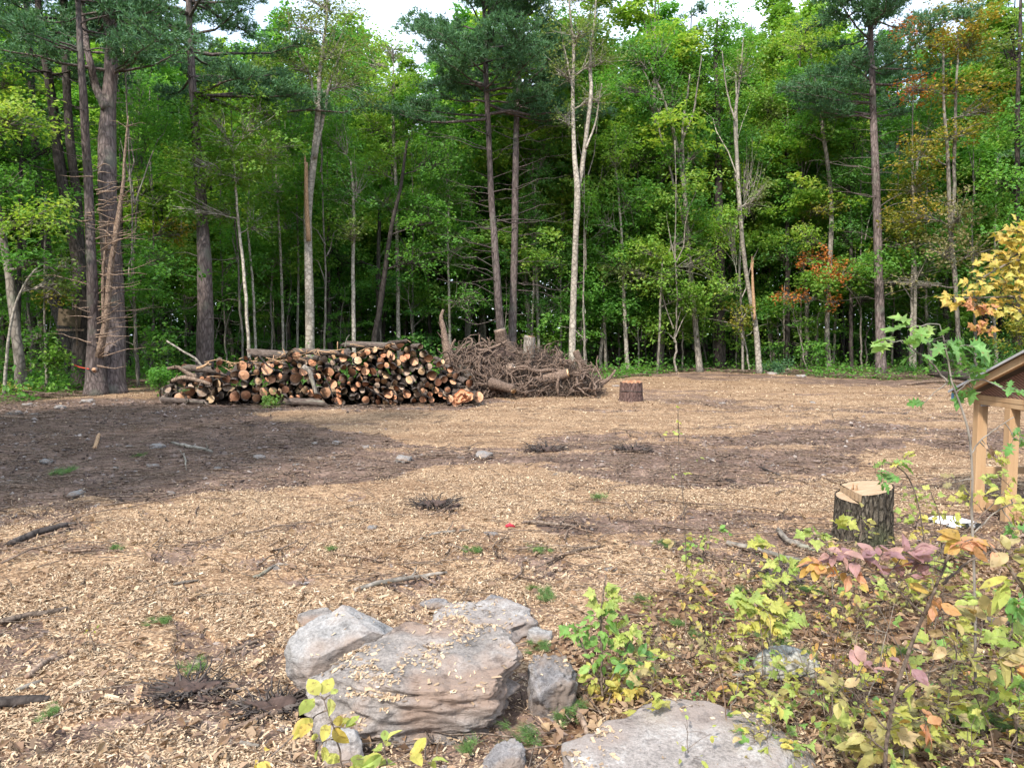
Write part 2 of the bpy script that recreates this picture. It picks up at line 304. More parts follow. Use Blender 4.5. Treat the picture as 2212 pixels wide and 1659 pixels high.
def ground_masks(x, y):
    wx = (fb(x * 1.3, y * 1.3, 6, 21) - .5); wy = (fb(x * 1.3 + 40, y * 1.3, 6, 22) - .5)
    d = np.hypot(x, y); X = x + wx * .5 * (1 + d * .05); Y = np.maximum(y + wy * .55 * (1 + d * .05), .7)
    f = Y * cp + CAMZ * sp; px = (512 + FPX * X / f) / K; py = (383.5 - FPX * (Y * sp - CAMZ * cp) / f) / K
    soil = np.zeros(x.shape)
    for poly, v in SOIL: soil = np.maximum(soil, inpoly(px, py, poly) * v)
    lit = np.zeros(x.shape)
    for poly, v in LITTER: lit = np.maximum(lit, inpoly(px, py, poly) * v)
    edge = np.interp(px, [-3000, 0, 200, 330, 1060, 1300, 1500, 2060, 2212, 5000], [900, 872, 850, 835, 835, 822, 806, 826, 832, 880])
    fo = ((py < edge) | (y > 40)).astype(float)
    fo = np.where((y < .7) | (np.abs(x) > np.abs(y) * 2 + 8), 1.0, fo)
    lit = np.where(y < 1.6, (x > -.5) * 1.0, lit)
    # thin streaks of bare ground through the chips
    st = fb(x * .35, y * 2.2, 4, 31); soil = np.maximum(soil, np.clip((st - .60) * 6, 0, .75) * (y > 8))
    st2 = fb(x * 1.1, y * 1.6, 4, 33); soil = np.maximum(soil, np.clip((st2 - .57) * 5, 0, .65) * (y <= 8)); soil = soil * (1 - .55 * np.clip((fb(x * .9, y * 2.6, 5, 35) - .52) * 9, 0, 1) * (x > -.8 * y * .25))
    return soil, lit, fo
a1 = np.radians(np.concatenate([np.linspace(-46, 46, 520), np.linspace(50, 310, 66)[:-1]])); r1 = np.concatenate([[.35, .6, .9], np.geomspace(1.2, 46, 620), np.geomspace(50, 700, 26)])
R_, A_ = np.meshgrid(r1, a1, indexing='ij'); gx, gy = R_ * np.sin(A_), R_ * np.cos(A_)
gv = np.stack([gx, gy, gz(gx, gy)], -1)
soil, lit, fo = ground_masks(gx, gy)
gv[..., 2] += np.where(R_ < 45, (soil > .5) * (-.015) + (1 - soil) * (1 - fo) * .012, 0)
# track cleats pressed in the bare soil
cle = (soil > .7) * (gx > 0) * (gy > 6) * (gy < 14); gv[..., 2] += cle * .012 * np.sin(gx * 46 + gy * 9 + 3 * vn(gx, gy, 4)) * np.clip(vn(gx * 1.1, gy * 1.4, 8) * 2 - .6, 0, 1)
rut = np.abs(vn(gx * .8, gy * 3.2, 61) - .5); gv[..., 2] -= (rut < .03) * .02 * (soil > .5) * (R_ < 40)
nr, na = R_.shape
i = np.arange(nr - 1)[:, None] * na; j = np.arange(na)[None]; j2 = (j + 1) % na
F = [np.stack([i + j, i + na + j, i + na + j2, i + j2], -1).reshape(-1, 4)[:, ::-1]]
gv2 = np.vstack([gv.reshape(-1, 3), [[0, 0, gzs(0, 0)]]]); F.append(np.stack([np.full(na, nr * na), np.arange(na), (np.arange(na) + 1) % na], -1)[:, ::-1])
me = mesh_np('ground', gv2, F, [0, 0])
ca = me.color_attributes.new('cover', 'FLOAT_COLOR', 'POINT')
cc = np.zeros((len(gv2), 4), np.float32); cc[:, 3] = 1; cc[:-1, 0] = soil.ravel(); cc[:-1, 1] = lit.ravel(); cc[:-1, 2] = fo.ravel(); ca.data.foreach_set('color', cc.ravel())
m, n, o = newmat('ground_cover'); t = nd(n, 'ShaderNodeTexCoord'); at = nd(n, 'ShaderNodeAttribute', _attribute_name='cover'); sx = nd(n, 'ShaderNodeSeparateColor'); n.links.new(at.outputs['Color'], sx.inputs[0])
def nzn(sc, det=4.0, ro=.6, st=(1, 1, 1)):
    mp = nd(n, 'ShaderNodeMapping', Scale=st); n.links.new(t.outputs['Object'], mp.inputs[0]); z = nd(n, 'ShaderNodeTexNoise', Scale=sc, Detail=det, Roughness=ro); n.links.new(mp.outputs[0], z.inputs['Vector']); return z
z1, z2, z3 = nzn(2.5, 6), nzn(26, 3, .7), nzn(.55, 3, .5, (1, 2.6, 1))
mp = nd(n, 'ShaderNodeMapping', Scale=(52, 90, 52), Rotation=(0, 0, .15)); n.links.new(t.outputs['Object'], mp.inputs[0])
wp = mixc(n, .5, mp.outputs[0], z2.outputs['Color'], 'ADD'); v = nd(n, 'ShaderNodeTexVoronoi', Scale=1.0); n.links.new(wp, v.inputs['Vector'])
v2 = nd(n, 'ShaderNodeTexVoronoi', Scale=.33); n.links.new(wp, v2.inputs['Vector'])
chip = ramp(n, v.outputs['Color'], [(0, (.12, .075, .05)), (.3, (.25, .165, .105)), (.5, (.39, .265, .165)), (.7, (.50, .355, .225)), (1, (.60, .46, .32))])
chd = ramp(n, v.outputs['Distance'], [(.25, (1, 1, 1)), (.75, (.38, .33, .3))]); chip = mixc(n, .8, chip, chd, 'MULTIPLY')
tone = ramp(n, z3.outputs['Fac'], [(.35, (.78, .72, .68)), (.6, (1.1, 1.08, 1.05))]); chip = mixc(n, 1.0, chip, tone, 'MULTIPLY'); z5 = nzn(7, 6, .75, (1, 1.6, 1)); gr5 = ramp(n, z5.outputs['Fac'], [(.36, (.50, .45, .42)), (.5, (1, .98, .96)), (.64, (1.35, 1.35, 1.35))]); chip = mixc(n, .85, chip, gr5, 'MULTIPLY')
so_c = ramp(n, z1.outputs['Fac'], [(.3, (.065, .044, .034)), (.5, (.15, .102, .08)), (.7, (.24, .17, .135))])
sod = ramp(n, z2.outputs['Fac'], [(.35, (.5, .47, .45)), (.62, (1.4, 1.35, 1.3))]); so_c = mixc(n, 1.0, so_c, sod, 'MULTIPLY')
fl = ramp(n, v2.outputs['Color'], [(.2, (.05, .028, .018)), (.5, (.14, .075, .045)), (.8, (.24, .15, .085))])
ff = ramp(n, v.outputs['Color'], [(.2, (.035, .03, .015)), (.5, (.075, .07, .03)), (.8, (.14, .10, .055))])
def soft(src, nz_, k):
    a = nd(n, 'ShaderNodeMath', _operation='MULTIPLY_ADD'); n.links.new(nz_, a.inputs[0]); a.inputs[1].default_value = k; a.inputs[2].default_value = -k * .5
    b = nd(n, 'ShaderNodeMath', _operation='ADD'); n.links.new(src, b.inputs[0]); n.links.new(a.outputs[0], b.inputs[1]); return ramp(n, b.outputs[0], [(.38, (0, 0, 0)), (.62, (1, 1, 1))])
c = mixc(n, soft(sx.outputs[0], z2.outputs['Fac'], 1.5), chip, so_c)
c = mixc(n, soft(sx.outputs[1], z1.outputs['Fac'], 1.3), c, fl); c = mixc(n, soft(sx.outputs[2], z1.outputs['Fac'], .8), c, ff)
p = nd(n, 'ShaderNodeBsdfPrincipled', Roughness=.95); p.inputs['Specular IOR Level'].default_value = .15; n.links.new(c, p.inputs['Base Color'])
bm = nd(n, 'ShaderNodeBump', Strength=.7, Distance=.02); hh = mixc(n, .5, v.outputs['Distance'], z2.outputs['Fac']); n.links.new(hh, bm.inputs['Height']); n.links.new(bm.outputs[0], p.inputs['Normal']); n.links.new(p.outputs[0], o.inputs[0])
me.materials.append(m); go = bpy.data.objects.new('ground', me); COL.objects.link(go); tag(go, 'clearing ground of dark bare soil and pale wood chips running back into the forest floor', 'ground', kind='structure')
print('ground', time.time() - T0)

# ------------------------------------------------------------------ scattered cards: chips, litter, leaves
def cards(P, N, size, asp, rg, fold=.15, kite=.5, dirv=None):
    n = len(P); N = nrm(N); a = rg.normal(size=(n, 3)) if dirv is None else dirv + rg.normal(size=(n, 3)) * .5
    a = nrm(a - (a * N).sum(1, keepdims=True) * N); b = np.cross(N, a); L = np.asarray(size)[:, None] * np.ones((n, 1)); Wd = L * asp
    V = np.stack([P - a * L * .5, P + b * Wd * .5 + a * L * (kite - .5) * .6 + N * L * fold, P + a * L * .5, P - b * Wd * .5 + a * L * (kite - .5) * .6 + N * L * fold], 1).reshape(-1, 3)
    return V, np.arange(4 * n).reshape(n, 4)
def chips_rect(P, N, L, Wd, rg):
    n = len(P); N = nrm(N); a = rg.normal(size=(n, 3)); a = nrm(a - (a * N).sum(1, keepdims=True) * N); b = np.cross(N, a); L = L[:, None]; Wd = Wd[:, None]
    k = rg.uniform(.55, 1, (n, 1)); V = np.stack([P - a * L / 2 - b * Wd * k / 2, P + a * L / 2 - b * Wd / 2, P + a * L * k / 2 + b * Wd / 2, P - a * L * .45 + b * Wd * .5], 1).reshape(-1, 3)
    return V, np.arange(4 * n).reshape(n, 4)
def scatter(n, y0, y1, pw, rg, sx_=.74):
    u = rg.uniform(size=n); y = (y0 ** pw + u * (y1 ** pw - y0 ** pw)) ** (1 / pw); x = rg.uniform(-sx_, sx_, n) * y
    return x, y
g = Geo()
for cnt, y0, y1, pw, L0 in ((420000, 2.1, 9, .8, .0145), (190000, 7, 21, .9, .020), (4500, 2.0, 6, 1, .036)):
    x, y = scatter(cnt, y0, y1, pw, rng); s_, l_, f_ = ground_masks(x, y)
    pr = (1 - s_) * (1 - .5 * l_) * (1 - f_) * np.clip(.25 + (fb(x * 1.1, y * 2.0, 5, 91) - .37) * 3.6, .10, 1) + .012; k = rng.uniform(size=cnt) < pr; x, y = x[k], y[k]; n_ = len(x)
    N = rng.normal(size=(n_, 3)) * .38 + [0, 0, 1]; L = L0 * rng.gamma(4, .25, n_); Wd = L * rng.uniform(.14, .42, n_)
    P = np.stack([x, y, gz(x, y) + .016 + rng.uniform(0, .012, n_)], 1)
    V, F = chips_rect(P, N, L, Wd, rng); g.add(V, F)
x = rng.uniform(-16, 24, 60000); y = rng.uniform(16, 31, 60000); s_, l_, f_ = ground_masks(x, y); k = rng.uniform(size=60000) < (1 - s_) * (1 - f_) * np.clip(.2 + (fb(x * .8, y * 2.4, 5, 95) - .36) * 4, .05, 1); x, y = x[k], y[k]; n_ = len(x); L = .035 * rng.gamma(4, .25, n_); V, F = chips_rect(np.stack([x, y, gz(x, y) + .02 + rng.uniform(0, .012, n_)], 1), rng.normal(size=(n_, 3)) * .38 + [0, 0, 1], L, L * rng.uniform(.2, .5, n_), rng); g.add(V, F)
o = g.build('wood_chips', CHIP, smooth=False); tag(o, 'pale wood chips strewn over the clearing', 'wood chips', kind='stuff')
g = Geo()
x, y = scatter(26000, 1.9, 9, 1.0, rng); s_, l_, f_ = ground_masks(x, y); k = rng.uniform(size=len(x)) < l_ * .72 + .12 * (1 - l_) * (y < 7); x, y = x[k], y[k]; n_ = len(x)
V, F = cards(np.stack([x, y, gz(x, y) + .02 + rng.uniform(0, .02, n_)], 1), rng.normal(size=(n_, 3)) * .45 + [0, 0, 1], rng.uniform(.025, .075, n_), .6, rng, .22); g.add(V, F)
o = g.build('fallen_leaves', LM['litter'], smooth=False); tag(o, 'brown and tan fallen leaves over the ground at the right', 'leaf litter', kind='stuff')
def twigset(n, y0, y1, l0, l1, r0, mat, name, label, mask, pw=1.0):
    g = Geo(); x, y = scatter(n * 3, y0, y1, pw, rng); s_, l_, f_ = ground_masks(x, y); k = rng.uniform(size=len(x)) < mask(s_, l_, f_, x, y); x, y = x[k][:n], y[k][:n]
    for q in range(len(x)):
        a = rng.uniform(0, math.pi); L = rng.uniform(l0, l1); d = np.array([math.cos(a), math.sin(a), rng.normal() * .06]); P = np.array([x[q], y[q], 0]) + np.linspace(-.5, .5, 4)[:, None] * d * L
        P = wob(P, L * .07, rng); P[:, 2] = gzs(x[q], y[q]) + .02 + np.abs(P[:, 2]); V, F = tube(P, np.linspace(r0, r0 * .5, 4) * rng.uniform(.5, 1.4), 3, cap=False); g.add(V, F)
    o = g.build(name, mat); tag(o, label, name.replace('_', ' '), kind='stuff')
twigset(3200, 2, 17, .06, .4, .004, BM['twig'], 'twig_litter', 'thin brown twigs and root scraps scattered over the soil', lambda s, l, f, x, y: .22 + .6 * s + .5 * l, 1.1)
twigset(2600, 5, 19, .1, .7, .0085, BM['dead'], 'pale_twig_litter', 'pale broken sticks and roots scattered over the dark soil', lambda s, l, f, x, y: .03 + .9 * s, 1.1)
twigset(2600, 17, 36, .4, 1.8, .016, BM['root'], 'brush_debris', 'broken sticks and slash along the forest edge', lambda s, l, f, x, y: f * .9, 1.0)
g = Geo(); x, y = scatter(30000, 2, 19, 1.0, rng); s_, l_, f_ = ground_masks(x, y); k = rng.uniform(size=len(x)) < .04 + .9 * s_ * (.3 + .7 * (fb(x * 1.5, y * 1.5, 3, 41) > .5)); x, y = x[k], y[k]; n_ = len(x)
oc = np.array([[1, 0, 0], [0, 1, 0], [-1, 0, 0], [0, -1, 0], [0, 0, .7], [0, 0, -.5]]); s0 = (rng.gamma(2, .005, n_) + .004) * (1 + y * .05); V = (np.stack([x, y, gz(x, y) - .004], 1)[:, None] + (oc[None] * rng.uniform(.5, 1.3, (n_, 6, 1)) + rng.normal(size=(n_, 6, 3)) * .2) * s0[:, None, None]).reshape(-1, 3)
Ff = np.array([[0, 1, 4], [1, 2, 4], [2, 3, 4], [3, 0, 4], [1, 0, 5], [2, 1, 5], [3, 2, 5], [0, 3, 5]]); g.add(V, (np.arange(n_)[:, None, None] * 6 + Ff[None]).reshape(-1, 3))
CLOD = simplemat('soil_clod', [(.05, .034, .028), (.10, .07, .058), (.16, .11, .09), (.24, .18, .15), (.12, .085, .07), (.36, .31, .28)], island=True); o = g.build('soil_clods', CLOD, smooth=False); tag(o, 'crumbs of earth and tiny stones on the bare soil', 'soil clods', kind='stuff')
# low green ground cover along the forest edge and floor
g = Geo(); x, y = scatter(150000, 18, 44, .8, rng, .85); s_, l_, f_ = ground_masks(x, y); cl = fb(x * .8, y * .8, 3, 77); k = (f_ > .5) & (rng.uniform(size=len(x)) < np.clip((cl - .40) * 4, .03, 1)); x, y = x[k], y[k]; n_ = len(x)
V, F = cards(np.stack([x, y, gz(x, y) + rng.exponential(.16, n_) * np.clip((cl[k] - .35) * 5, .3, 1.5)], 1), rng.normal(size=(n_, 3)) * .6 + [0, 0, 1], rng.uniform(.07, .19, n_), .6, rng); g.add(V, F)
o = g.build('forest_undergrowth', LM['green'], smooth=False); tag(o, 'low green and yellow undergrowth on the forest floor', 'undergrowth', kind='stuff')
print('scatter', time.time() - T0)

# ------------------------------------------------------------------ trees
def crown_leaves(rg, c, r, dens, size, flat=.10, sr=None, droop=.25):
    """layered sprays of leaves inside an ellipsoid; dens = leaves per square metre of its outline"""
    r = np.array(r, float); area = math.pi * r[0] * r[2]; nl = int(area * dens); sr = sr or min(.75, .42 * min(r)); ns = max(3, int(area / (sr * sr) * 1.7))
    u = nrm(rg.normal(size=(ns, 3))); q = rg.uniform(size=(ns, 1)) ** .45; C = c + u * q * r * (1 + .18 * rg.normal(size=(ns, 1)))
    out = nrm((C - c) * [1, 1, .1] + 1e-6); NS = nrm(np.array([0, 0, 1.]) + out * droop + rg.normal(size=(ns, 3)) * .22)
    sz = rg.uniform(.55, 1.35, ns) * sr; wgt = sz ** 2 / (sz ** 2).sum(); idx = rg.choice(ns, nl, p=wgt)
    a = nrm(np.cross(NS, rg.normal(size=(ns, 3)))); b = np.cross(NS, a); th = rg.uniform(0, 2 * math.pi, nl); rr = np.sqrt(rg.uniform(size=nl)) * sz[idx]
    wv = .55 + .45 * np.sin(th * 3 + idx)                   # ragged outline of each spray
    P = C[idx] + (a[idx] * np.cos(th)[:, None] + b[idx] * np.sin(th)[:, None]) * (rr * (.6 + .4 * wv))[:, None] + NS[idx] * rg.normal(size=(nl, 1)) * flat
    N = NS[idx] + rg.normal(size=(nl, 3)) * .42
    return cards(P, N, size * rg.uniform(.6, 1.35, nl), .62, rg), C
def limb(g, A, B, ra, rb, rg, k=5, sag=.12, n=6, amp=.06):
    A = np.array(A); B = np.array(B); L = np.linalg.norm(B - A); M = (A + B) / 2 + np.array([0, 0, sag * L]); P = wob(spl([A, M, B], n), amp * L, rg)
    g.add(*tube(P, np.linspace(ra, rb, n), k, cap=False)); return P
def needles(g, P, rg, dens, spread, size=.17):
    """needle tufts around a bough polyline"""
    n = int(dens); t = rg.uniform(.25, 1, n) ** .8 * (len(P) - 1.001); i = t.astype(int); f = (t - i)[:, None]; Q = P[i] * (1 - f) + P[i + 1] * f; ax = nrm(P[-1] - P[0])
    s = np.cross(ax, [0, 0, 1.]); s = s / (np.linalg.norm(s) + 1e-6); w_ = spread * (1.15 - np.linspace(0, 1, len(P))[i][:, None] * .75)
    Q = Q + s * rg.normal(size=(n, 1)) * w_ * .55 + np.array([0, 0, 1]) * (rg.normal(size=(n, 1)) * .09 + .05); C = np.repeat(Q, 7, 0); m = len(C)
    D = nrm(ax * .8 + rg.normal(size=(m, 3)) * .75 + [0, 0, .45]); N = nrm(np.cross(D, rg.normal(size=(m, 3)))); L = size * rg.uniform(.6, 1.3, (m, 1)); B = np.cross(N, D) * .016
    V = np.stack([C - B, C + B, C + D * L + B * .3], 1).reshape(-1, 3); g.add(V, np.arange(3 * m).reshape(m, 3))
def pine_branches(tg, ng, rg, trunk, z0, z1, L0, L1, step, dens=60, up=.12, rb=.035, dirs=None):
    z = z0
    while z < z1:
        f = (z - z0) / (z1 - z0 + 1e-6); L = L0 * (1 - f) + L1 * f; c = trunk(z)
        for q in range(rg.integers(3, 6)):
            a = rg.uniform(0, 2 * math.pi) if dirs is None else rg.choice(dirs) + rg.normal() * .5
            l = L * rg.uniform(.5, 1.15); d = np.array([math.cos(a), math.sin(a), rg.uniform(-.02, up * 2)]); E_ = c + d * l
            P = limb(tg, c, E_, rb * (.5 + l / 4), .008, rg, 4, rg.uniform(-.08, .04), 7, .05)
            for b in range(int(2 + l * 1.6)):
                t = rg.uniform(.35, .95) * 6; i = int(t); A = P[i]; sd = rg.choice([-1, 1]); e2 = A + (np.array([-d[1], d[0], 0]) * sd * .8 + d * .6 + [0, 0, rg.uniform(0, .25)]) * l * .28 * rg.uniform(.5, 1.2); P2 = limb(tg, A, e2, .012, .005, rg, 3, .05, 4); needles(ng, P2, rg, dens * .28 * (.4 + l * .25), .16 + l * .05)
            needles(ng, P, rg, dens * l * .5, .22 + l * .06)
        z += step * rg.uniform(.7, 1.3)
def dead_branches(tg, rg, trunk, z0, z1, n, l0, l1, r=.012, dirs=None, up=.1):
    for q in range(n):
        z = rg.uniform(z0, z1); a = rg.uniform(0, 2 * math.pi) if dirs is None else rg.choice(dirs) + rg.normal() * .35; l = rg.uniform(l0, l1); c = trunk(z)
        P = limb(tg, c, c + np.array([math.cos(a), math.sin(a), rg.normal() * .15 + up]) * l, r * (.6 + .5 * l), .004, rg, 4, rg.uniform(-.1, .12), 6, .07)
        for b in range(int(l * 1.5)):
            i = rg.integers(2, 6); limb(tg, P[i], P[i] + nrm(P[-1] - P[0] + rg.normal(size=3) * .5 * l) * l * rg.uniform(.15, .4), r * .4, .002, rg, 3, .02, 3)
def trunkfn(P):
    z = P[:, 2]
    o_ = np.argsort(z)
    return lambda q: np.array([np.interp(q, z[o_], P[o_, 0]), np.interp(q, z[o_], P[o_, 1]), q])
def tree(name, label, cat, Y, path, bark, blobs=(), leaf='green', group=None, forks=(), pine=None, dead=None, dens=330, lsz=.13, seed=0, extra=None, flare=1.3, twigs=1):
    """path/forks: (px,py,width px); blobs: (px,py,rx px,ry px[,dY[,density factor[,leaf]]])"""
    rg = np.random.default_rng(seed + 1000); m = pxm(Y)
    pts = np.array([np.r_[W(a, b, Y + .25 * math.sin(a * .05 + b * .013)), c * m / 2] for a, b, c in path]); base = pts[0, :3].copy(); base[2] = gzs(base[0], base[1]) - .02
    if abs(pts[0, 2] - base[2]) < 1.2: pts[0, 2] = base[2] - .05
    else: pts = np.vstack([np.r_[base + [0, 0, -.05], pts[0, 3] * 1.05], pts])
    root = thing(name, label, cat, base, 0, group); tg = Geo(); Q = spl(pts, 46); Q[:, 3] = np.maximum(Q[:, 3], .006)
    hh = Q[:, 2] - base[2]; Q[:, 3] *= 1 + (flare - 1) * np.exp(-hh / .35)
    Pw = wob(Q[:, :3], .03, rg); Pw[0] = Q[0, :3]
    tg.add(*tube(Pw, Q[:, 3], 14 if Q[0, 3] > .08 else 7, .10, seed=seed)); tf = trunkfn(Pw); tr = lambda z: float(np.interp(z, Pw[:, 2], Q[:, 3]))
    for fk in forks:
        fp = np.array([np.r_[W(a, b, Y + (.4 if fi % 2 else -.2) * fi / 3), c * m / 2] for fi, (a, b, c) in enumerate(fk)]); fq = spl(fp, 22); tg.add(*tube(wob(fq[:, :3], .04, rg), np.maximum(fq[:, 3], .005), 8, .08, seed=seed + 3))
    leafg = {}
    for bl in blobs:
        px, py, rx, ry = bl[:4]; dY = bl[4] if len(bl) > 4 else 0; df = bl[5] if len(bl) > 5 else 1; lf = bl[6] if len(bl) > 6 else leaf
        c = W(px, py, Y + dY); r = np.array([rx * m, min(rx * m, 2.2), ry * m]); (V, F), C = crown_leaves(rg, c, r, dens * df, lsz); leafg.setdefault(lf, Geo()).add(V, F)
        zc = max(base[2] + .4, min(c[2] - r[2] * .6, Pw[-1, 2])); A = tf(zc); P = limb(tg, A, c + [0, 0, -r[2] * .2], max(.012, min(.07, tr(zc) * .45)), .012, rg, 5, .05, 7, .04)
        if twigs:
            for C_ in C[:: max(1, int(len(C) / (26 * twigs)))]:
                i = rg.integers(2, 7); limb(tg, P[i], C_, .014, .004, rg, 3, .03, 4, .05)
    if pine:
        ng = Geo()
        for (pz0, pz1, L0, L1, step, kw) in pine: pine_branches(tg, ng, rg, tf, W(path[0][0], pz0, Y)[2], W(path[0][0], pz1, Y)[2], L0, L1, step, **kw)
        leafg.setdefault('pine', Geo()); leafg['pine'].V += ng.V; leafg['pine'].F += [f + leafg['pine'].n for f in ng.F] if leafg['pine'].n else ng.F; leafg['pine'].M += ng.M; leafg['pine'].n += ng.n
    if dead:
        for (dz0, dz1, n_, l0, l1, kw) in dead: dead_branches(tg, rg, tf, W(path[0][0], dz0, Y)[2], W(path[0][0], dz1, Y)[2], n_, l0, l1, **kw)
    tg.build('trunk', BM[bark], root, base)
    for lf, gg in leafg.items(): gg.build('crown', LM[lf], root, base, smooth=False)
    if extra: extra(root, base, m)
    return root
R, L_ = 0.0, math.pi                      # branch directions along +x and -x
SIDE = [0, math.pi, -.5, math.pi + .5]
def stubs(root, base, m): pass
# --- left edge
tree('maple_tree', 'leaning grey trunk at the far left edge of the woods with yellow green leaves', 'tree', 21, [(48, 848, 23), (40, 760, 20), (25, 640, 18), (6, 520, 16), (-20, 380, 13), (-45, 200, 9)], 'grey',
     [(20, 250, 95, 60, -1, 1, 'lime'), (70, 470, 105, 45, -1, 1, 'lime'), (10, 400, 80, 50, 0), (-60, 120, 100, 90), (90, 560, 80, 40, -.5, .9, 'green'), (30, 180, 60, 30, 0, 1, 'lime')], seed=1)
tree('sapling', 'thin pale sapling bending right in an arch at the left edge', 'sapling', 20.5, [(8, 856, 7), (20, 740, 6), (38, 650, 5), (75, 585, 4), (118, 562, 3), (150, 556, 2)], 'pale',
     [(125, 605, 26, 42, 0, .8, 'airy'), (62, 615, 18, 26, 0, .7, 'airy'), (150, 575, 22, 22, 0, .7, 'airy')], seed=2, dens=260, flare=1)
tree('maple_sapling', 'low bright green leafy sapling at the foot of the dark pines on the left', 'sapling', 22, [(98, 815, 6), (100, 740, 5), (95, 600, 4), (98, 480, 4), (100, 420, 2)], 'grey',
     [(115, 770, 40, 48, -.3, 1.2, 'bright'), (80, 725, 42, 22, -.3, .8, 'green'), (135, 470, 55, 50, 0, 1, 'deep'), (110, 635, 50, 28, 0, .7, 'olive'), (150, 620, 40, 30, 0, .6, 'lime')], seed=3)
tree('pine_tree', 'dark thick pine trunk just left of the bare reddish trunk', 'tree', 23.5, [(182, 835, 46), (178, 760, 40), (176, 650, 36), (168, 560, 28), (134, 391, 22), (117, 251, 18), (88, 60, 14), (70, -120, 8)], 'dark',
     [(60, 60, 90, 50, 1, .7, 'pine'), (130, -60, 140, 80, 0, .8, 'pine')], forks=[[(176, 640, 26), (170, 480, 20), (150, 280, 17), (140, 0, 14), (138, -100, 8)]],
     pine=[(160, -150, 3.0, 2.0, .6, dict(dens=50))], dead=[(800, 100, 34, .5, 2.2, {})], seed=4)
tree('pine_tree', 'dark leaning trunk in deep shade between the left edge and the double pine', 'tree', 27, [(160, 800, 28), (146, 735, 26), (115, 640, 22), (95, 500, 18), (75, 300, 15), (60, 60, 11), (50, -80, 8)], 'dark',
     [(40, 120, 110, 60, 0, .6, 'pine'), (80, -20, 130, 60, 0, .7, 'pine')], dead=[(700, 200, 14, .5, 1.6, {})], seed=5)
# dead pine with splintered spire
def splinter(root, base, m):
    rg = np.random.default_rng(55)
    for path in ([(214, 770, 15), (228, 690, 13), (237, 600, 12), (250, 520, 11), (262, 430, 8), (268, 330, 5), (277, 250, 2)], [(224, 700, 9), (222, 600, 7), (228, 540, 4), (236, 470, 2)], [(242, 560, 8), (250, 470, 5), (262, 420, 3)]):
        g = Geo(); q = spl(np.array([np.r_[W(a, b, 20.6 - .1), c * m / 2] for a, b, c in path]), 20); g.add(*tube(wob(q[:, :3], .05, rg), q[:, 3], 7, .25)); P = q[:, :3]
        for k in range(26):
            i = rg.integers(3, 19); l = rg.uniform(.2, 1.3) * (1 - i / 28); limb(g, P[i], P[i] + np.array([rg.choice([1, 1, 1, -1]) * 1.0, rg.normal() * .5, rg.uniform(-.05, .4)]) * l, .014, .003, rg, 4, rg.uniform(-.15, .1), 5, .08)
        o = g.build('splintered_stem', BM['dead'], root, base); o['label'] = 'pale splintered stem with dead side branches'
    g = Geo()
    for k in range(46):
        b = rg.uniform(360, 800); s = 1 if rg.uniform() < .78 else -1; l = rg.uniform(.3, 1.7) * (1 if b > 500 else .7); A = W(205 + 6 * s, b, 20.5); limb(g, A, A + np.array([s, rg.normal() * .35 - .2, rg.uniform(-.05, .35)]) * l, .02, .004, rg, 4, rg.uniform(-.1, .12), 6, .06)
    g.build('dead_branch', BM['dead'], root, base)
    c = W(208, 798, 20.3); g = Geo(); g.add(*tube([c, c + [0, -.10, 0]], [.075, .07], 14)); k_ = g.build('branch_stub', BM['pine'], root, base)
    g = Geo(); g.add(*tube([[0, 0, 0], [0, 0, .01]], [.92, .92], 16)); f = g.build('cut_face', CUT['orange'], root); f.location = c - base + [0, -.104, 0]; f.rotation_euler = (math.pi / 2, 0, 0); f.scale = (.07, .07, 1)
tree('pine_tree', 'bare reddish pine trunk with dead branches and a round cut stub near its foot', 'tree', 20.6, [(208, 850, 42), (206, 790, 37), (203, 700, 25), (196, 560, 20), (188, 400, 18), (178, 200, 15), (172, 80, 12), (168, -20, 10), (165, -120, 7)], 'pine',
     [(180, -60, 80, 40, 0, .5, 'pine')], dead=[(560, 80, 22, .3, 1.2, {})], pine=[(110, -150, 2.0, 1.2, .7, dict(dens=36))], seed=6, extra=splinter)
tree('pine_tree', 'largest grey pine trunk with a flared foot, forking high up', 'tree', 21.6, [(242, 838, 52), (244, 790, 46), (246, 700, 44), (241, 550, 40), (232, 400, 36), (232, 270, 33), (238, 160, 26), (240, 60, 26), (222, 0, 24), (200, -100, 17)], 'pine', [],
     forks=[[(230, 235, 22), (208, 190, 18), (194, 130, 14), (182, 50, 12), (176, -60, 9)]], pine=[(150, -150, 3.6, 2.4, .55, dict(dens=44))], dead=[(700, 150, 26, .3, 1.6, dict(dirs=SIDE))], seed=7, flare=1.35)
tree('pine_tree', 'thick brown pine trunk behind the left end of the log pile, boughs dark at top', 'tree', 25.5, [(440, 790, 36), (444, 700, 33), (442, 560, 28), (437, 440, 24), (425, 300, 19), (415, 150, 15), (410, 60, 13), (404, -80, 9)], 'pine', [],
     pine=[(215, 160, 5.2, 5.0, .55, dict(dens=60, dirs=[0, .3, -.3, 2.9, .1], rb=.05, up=.04)), (110, -130, 4.6, 3.2, .6, dict(dens=52, rb=.05, up=.08))], dead=[(730, 320, 16, .4, 2.2, dict(dirs=SIDE))], seed=8)
def snag(path, label):
    def f(root, base, m):
        Y = root['_Y'] if '_Y' in root else 27
        g = Geo(); q = spl(np.array([np.r_[W(a, b, path[0][3]), c * m / 2] for a, b, c, _ in path]), 14); g.add(*tube(q[:, :3], q[:, 3], 8, .3))
        e = q[-1, :3]
        for k in range(5): g.add(*tube([e - [0, 0, .3], e + [random.uniform(-.07, .07), random.uniform(-.05, .05), random.uniform(.1, .5)]], [.035, .004], 4))
        o = g.build('snapped_stem', BM['splint'], root, base); o['label'] = label
    return f
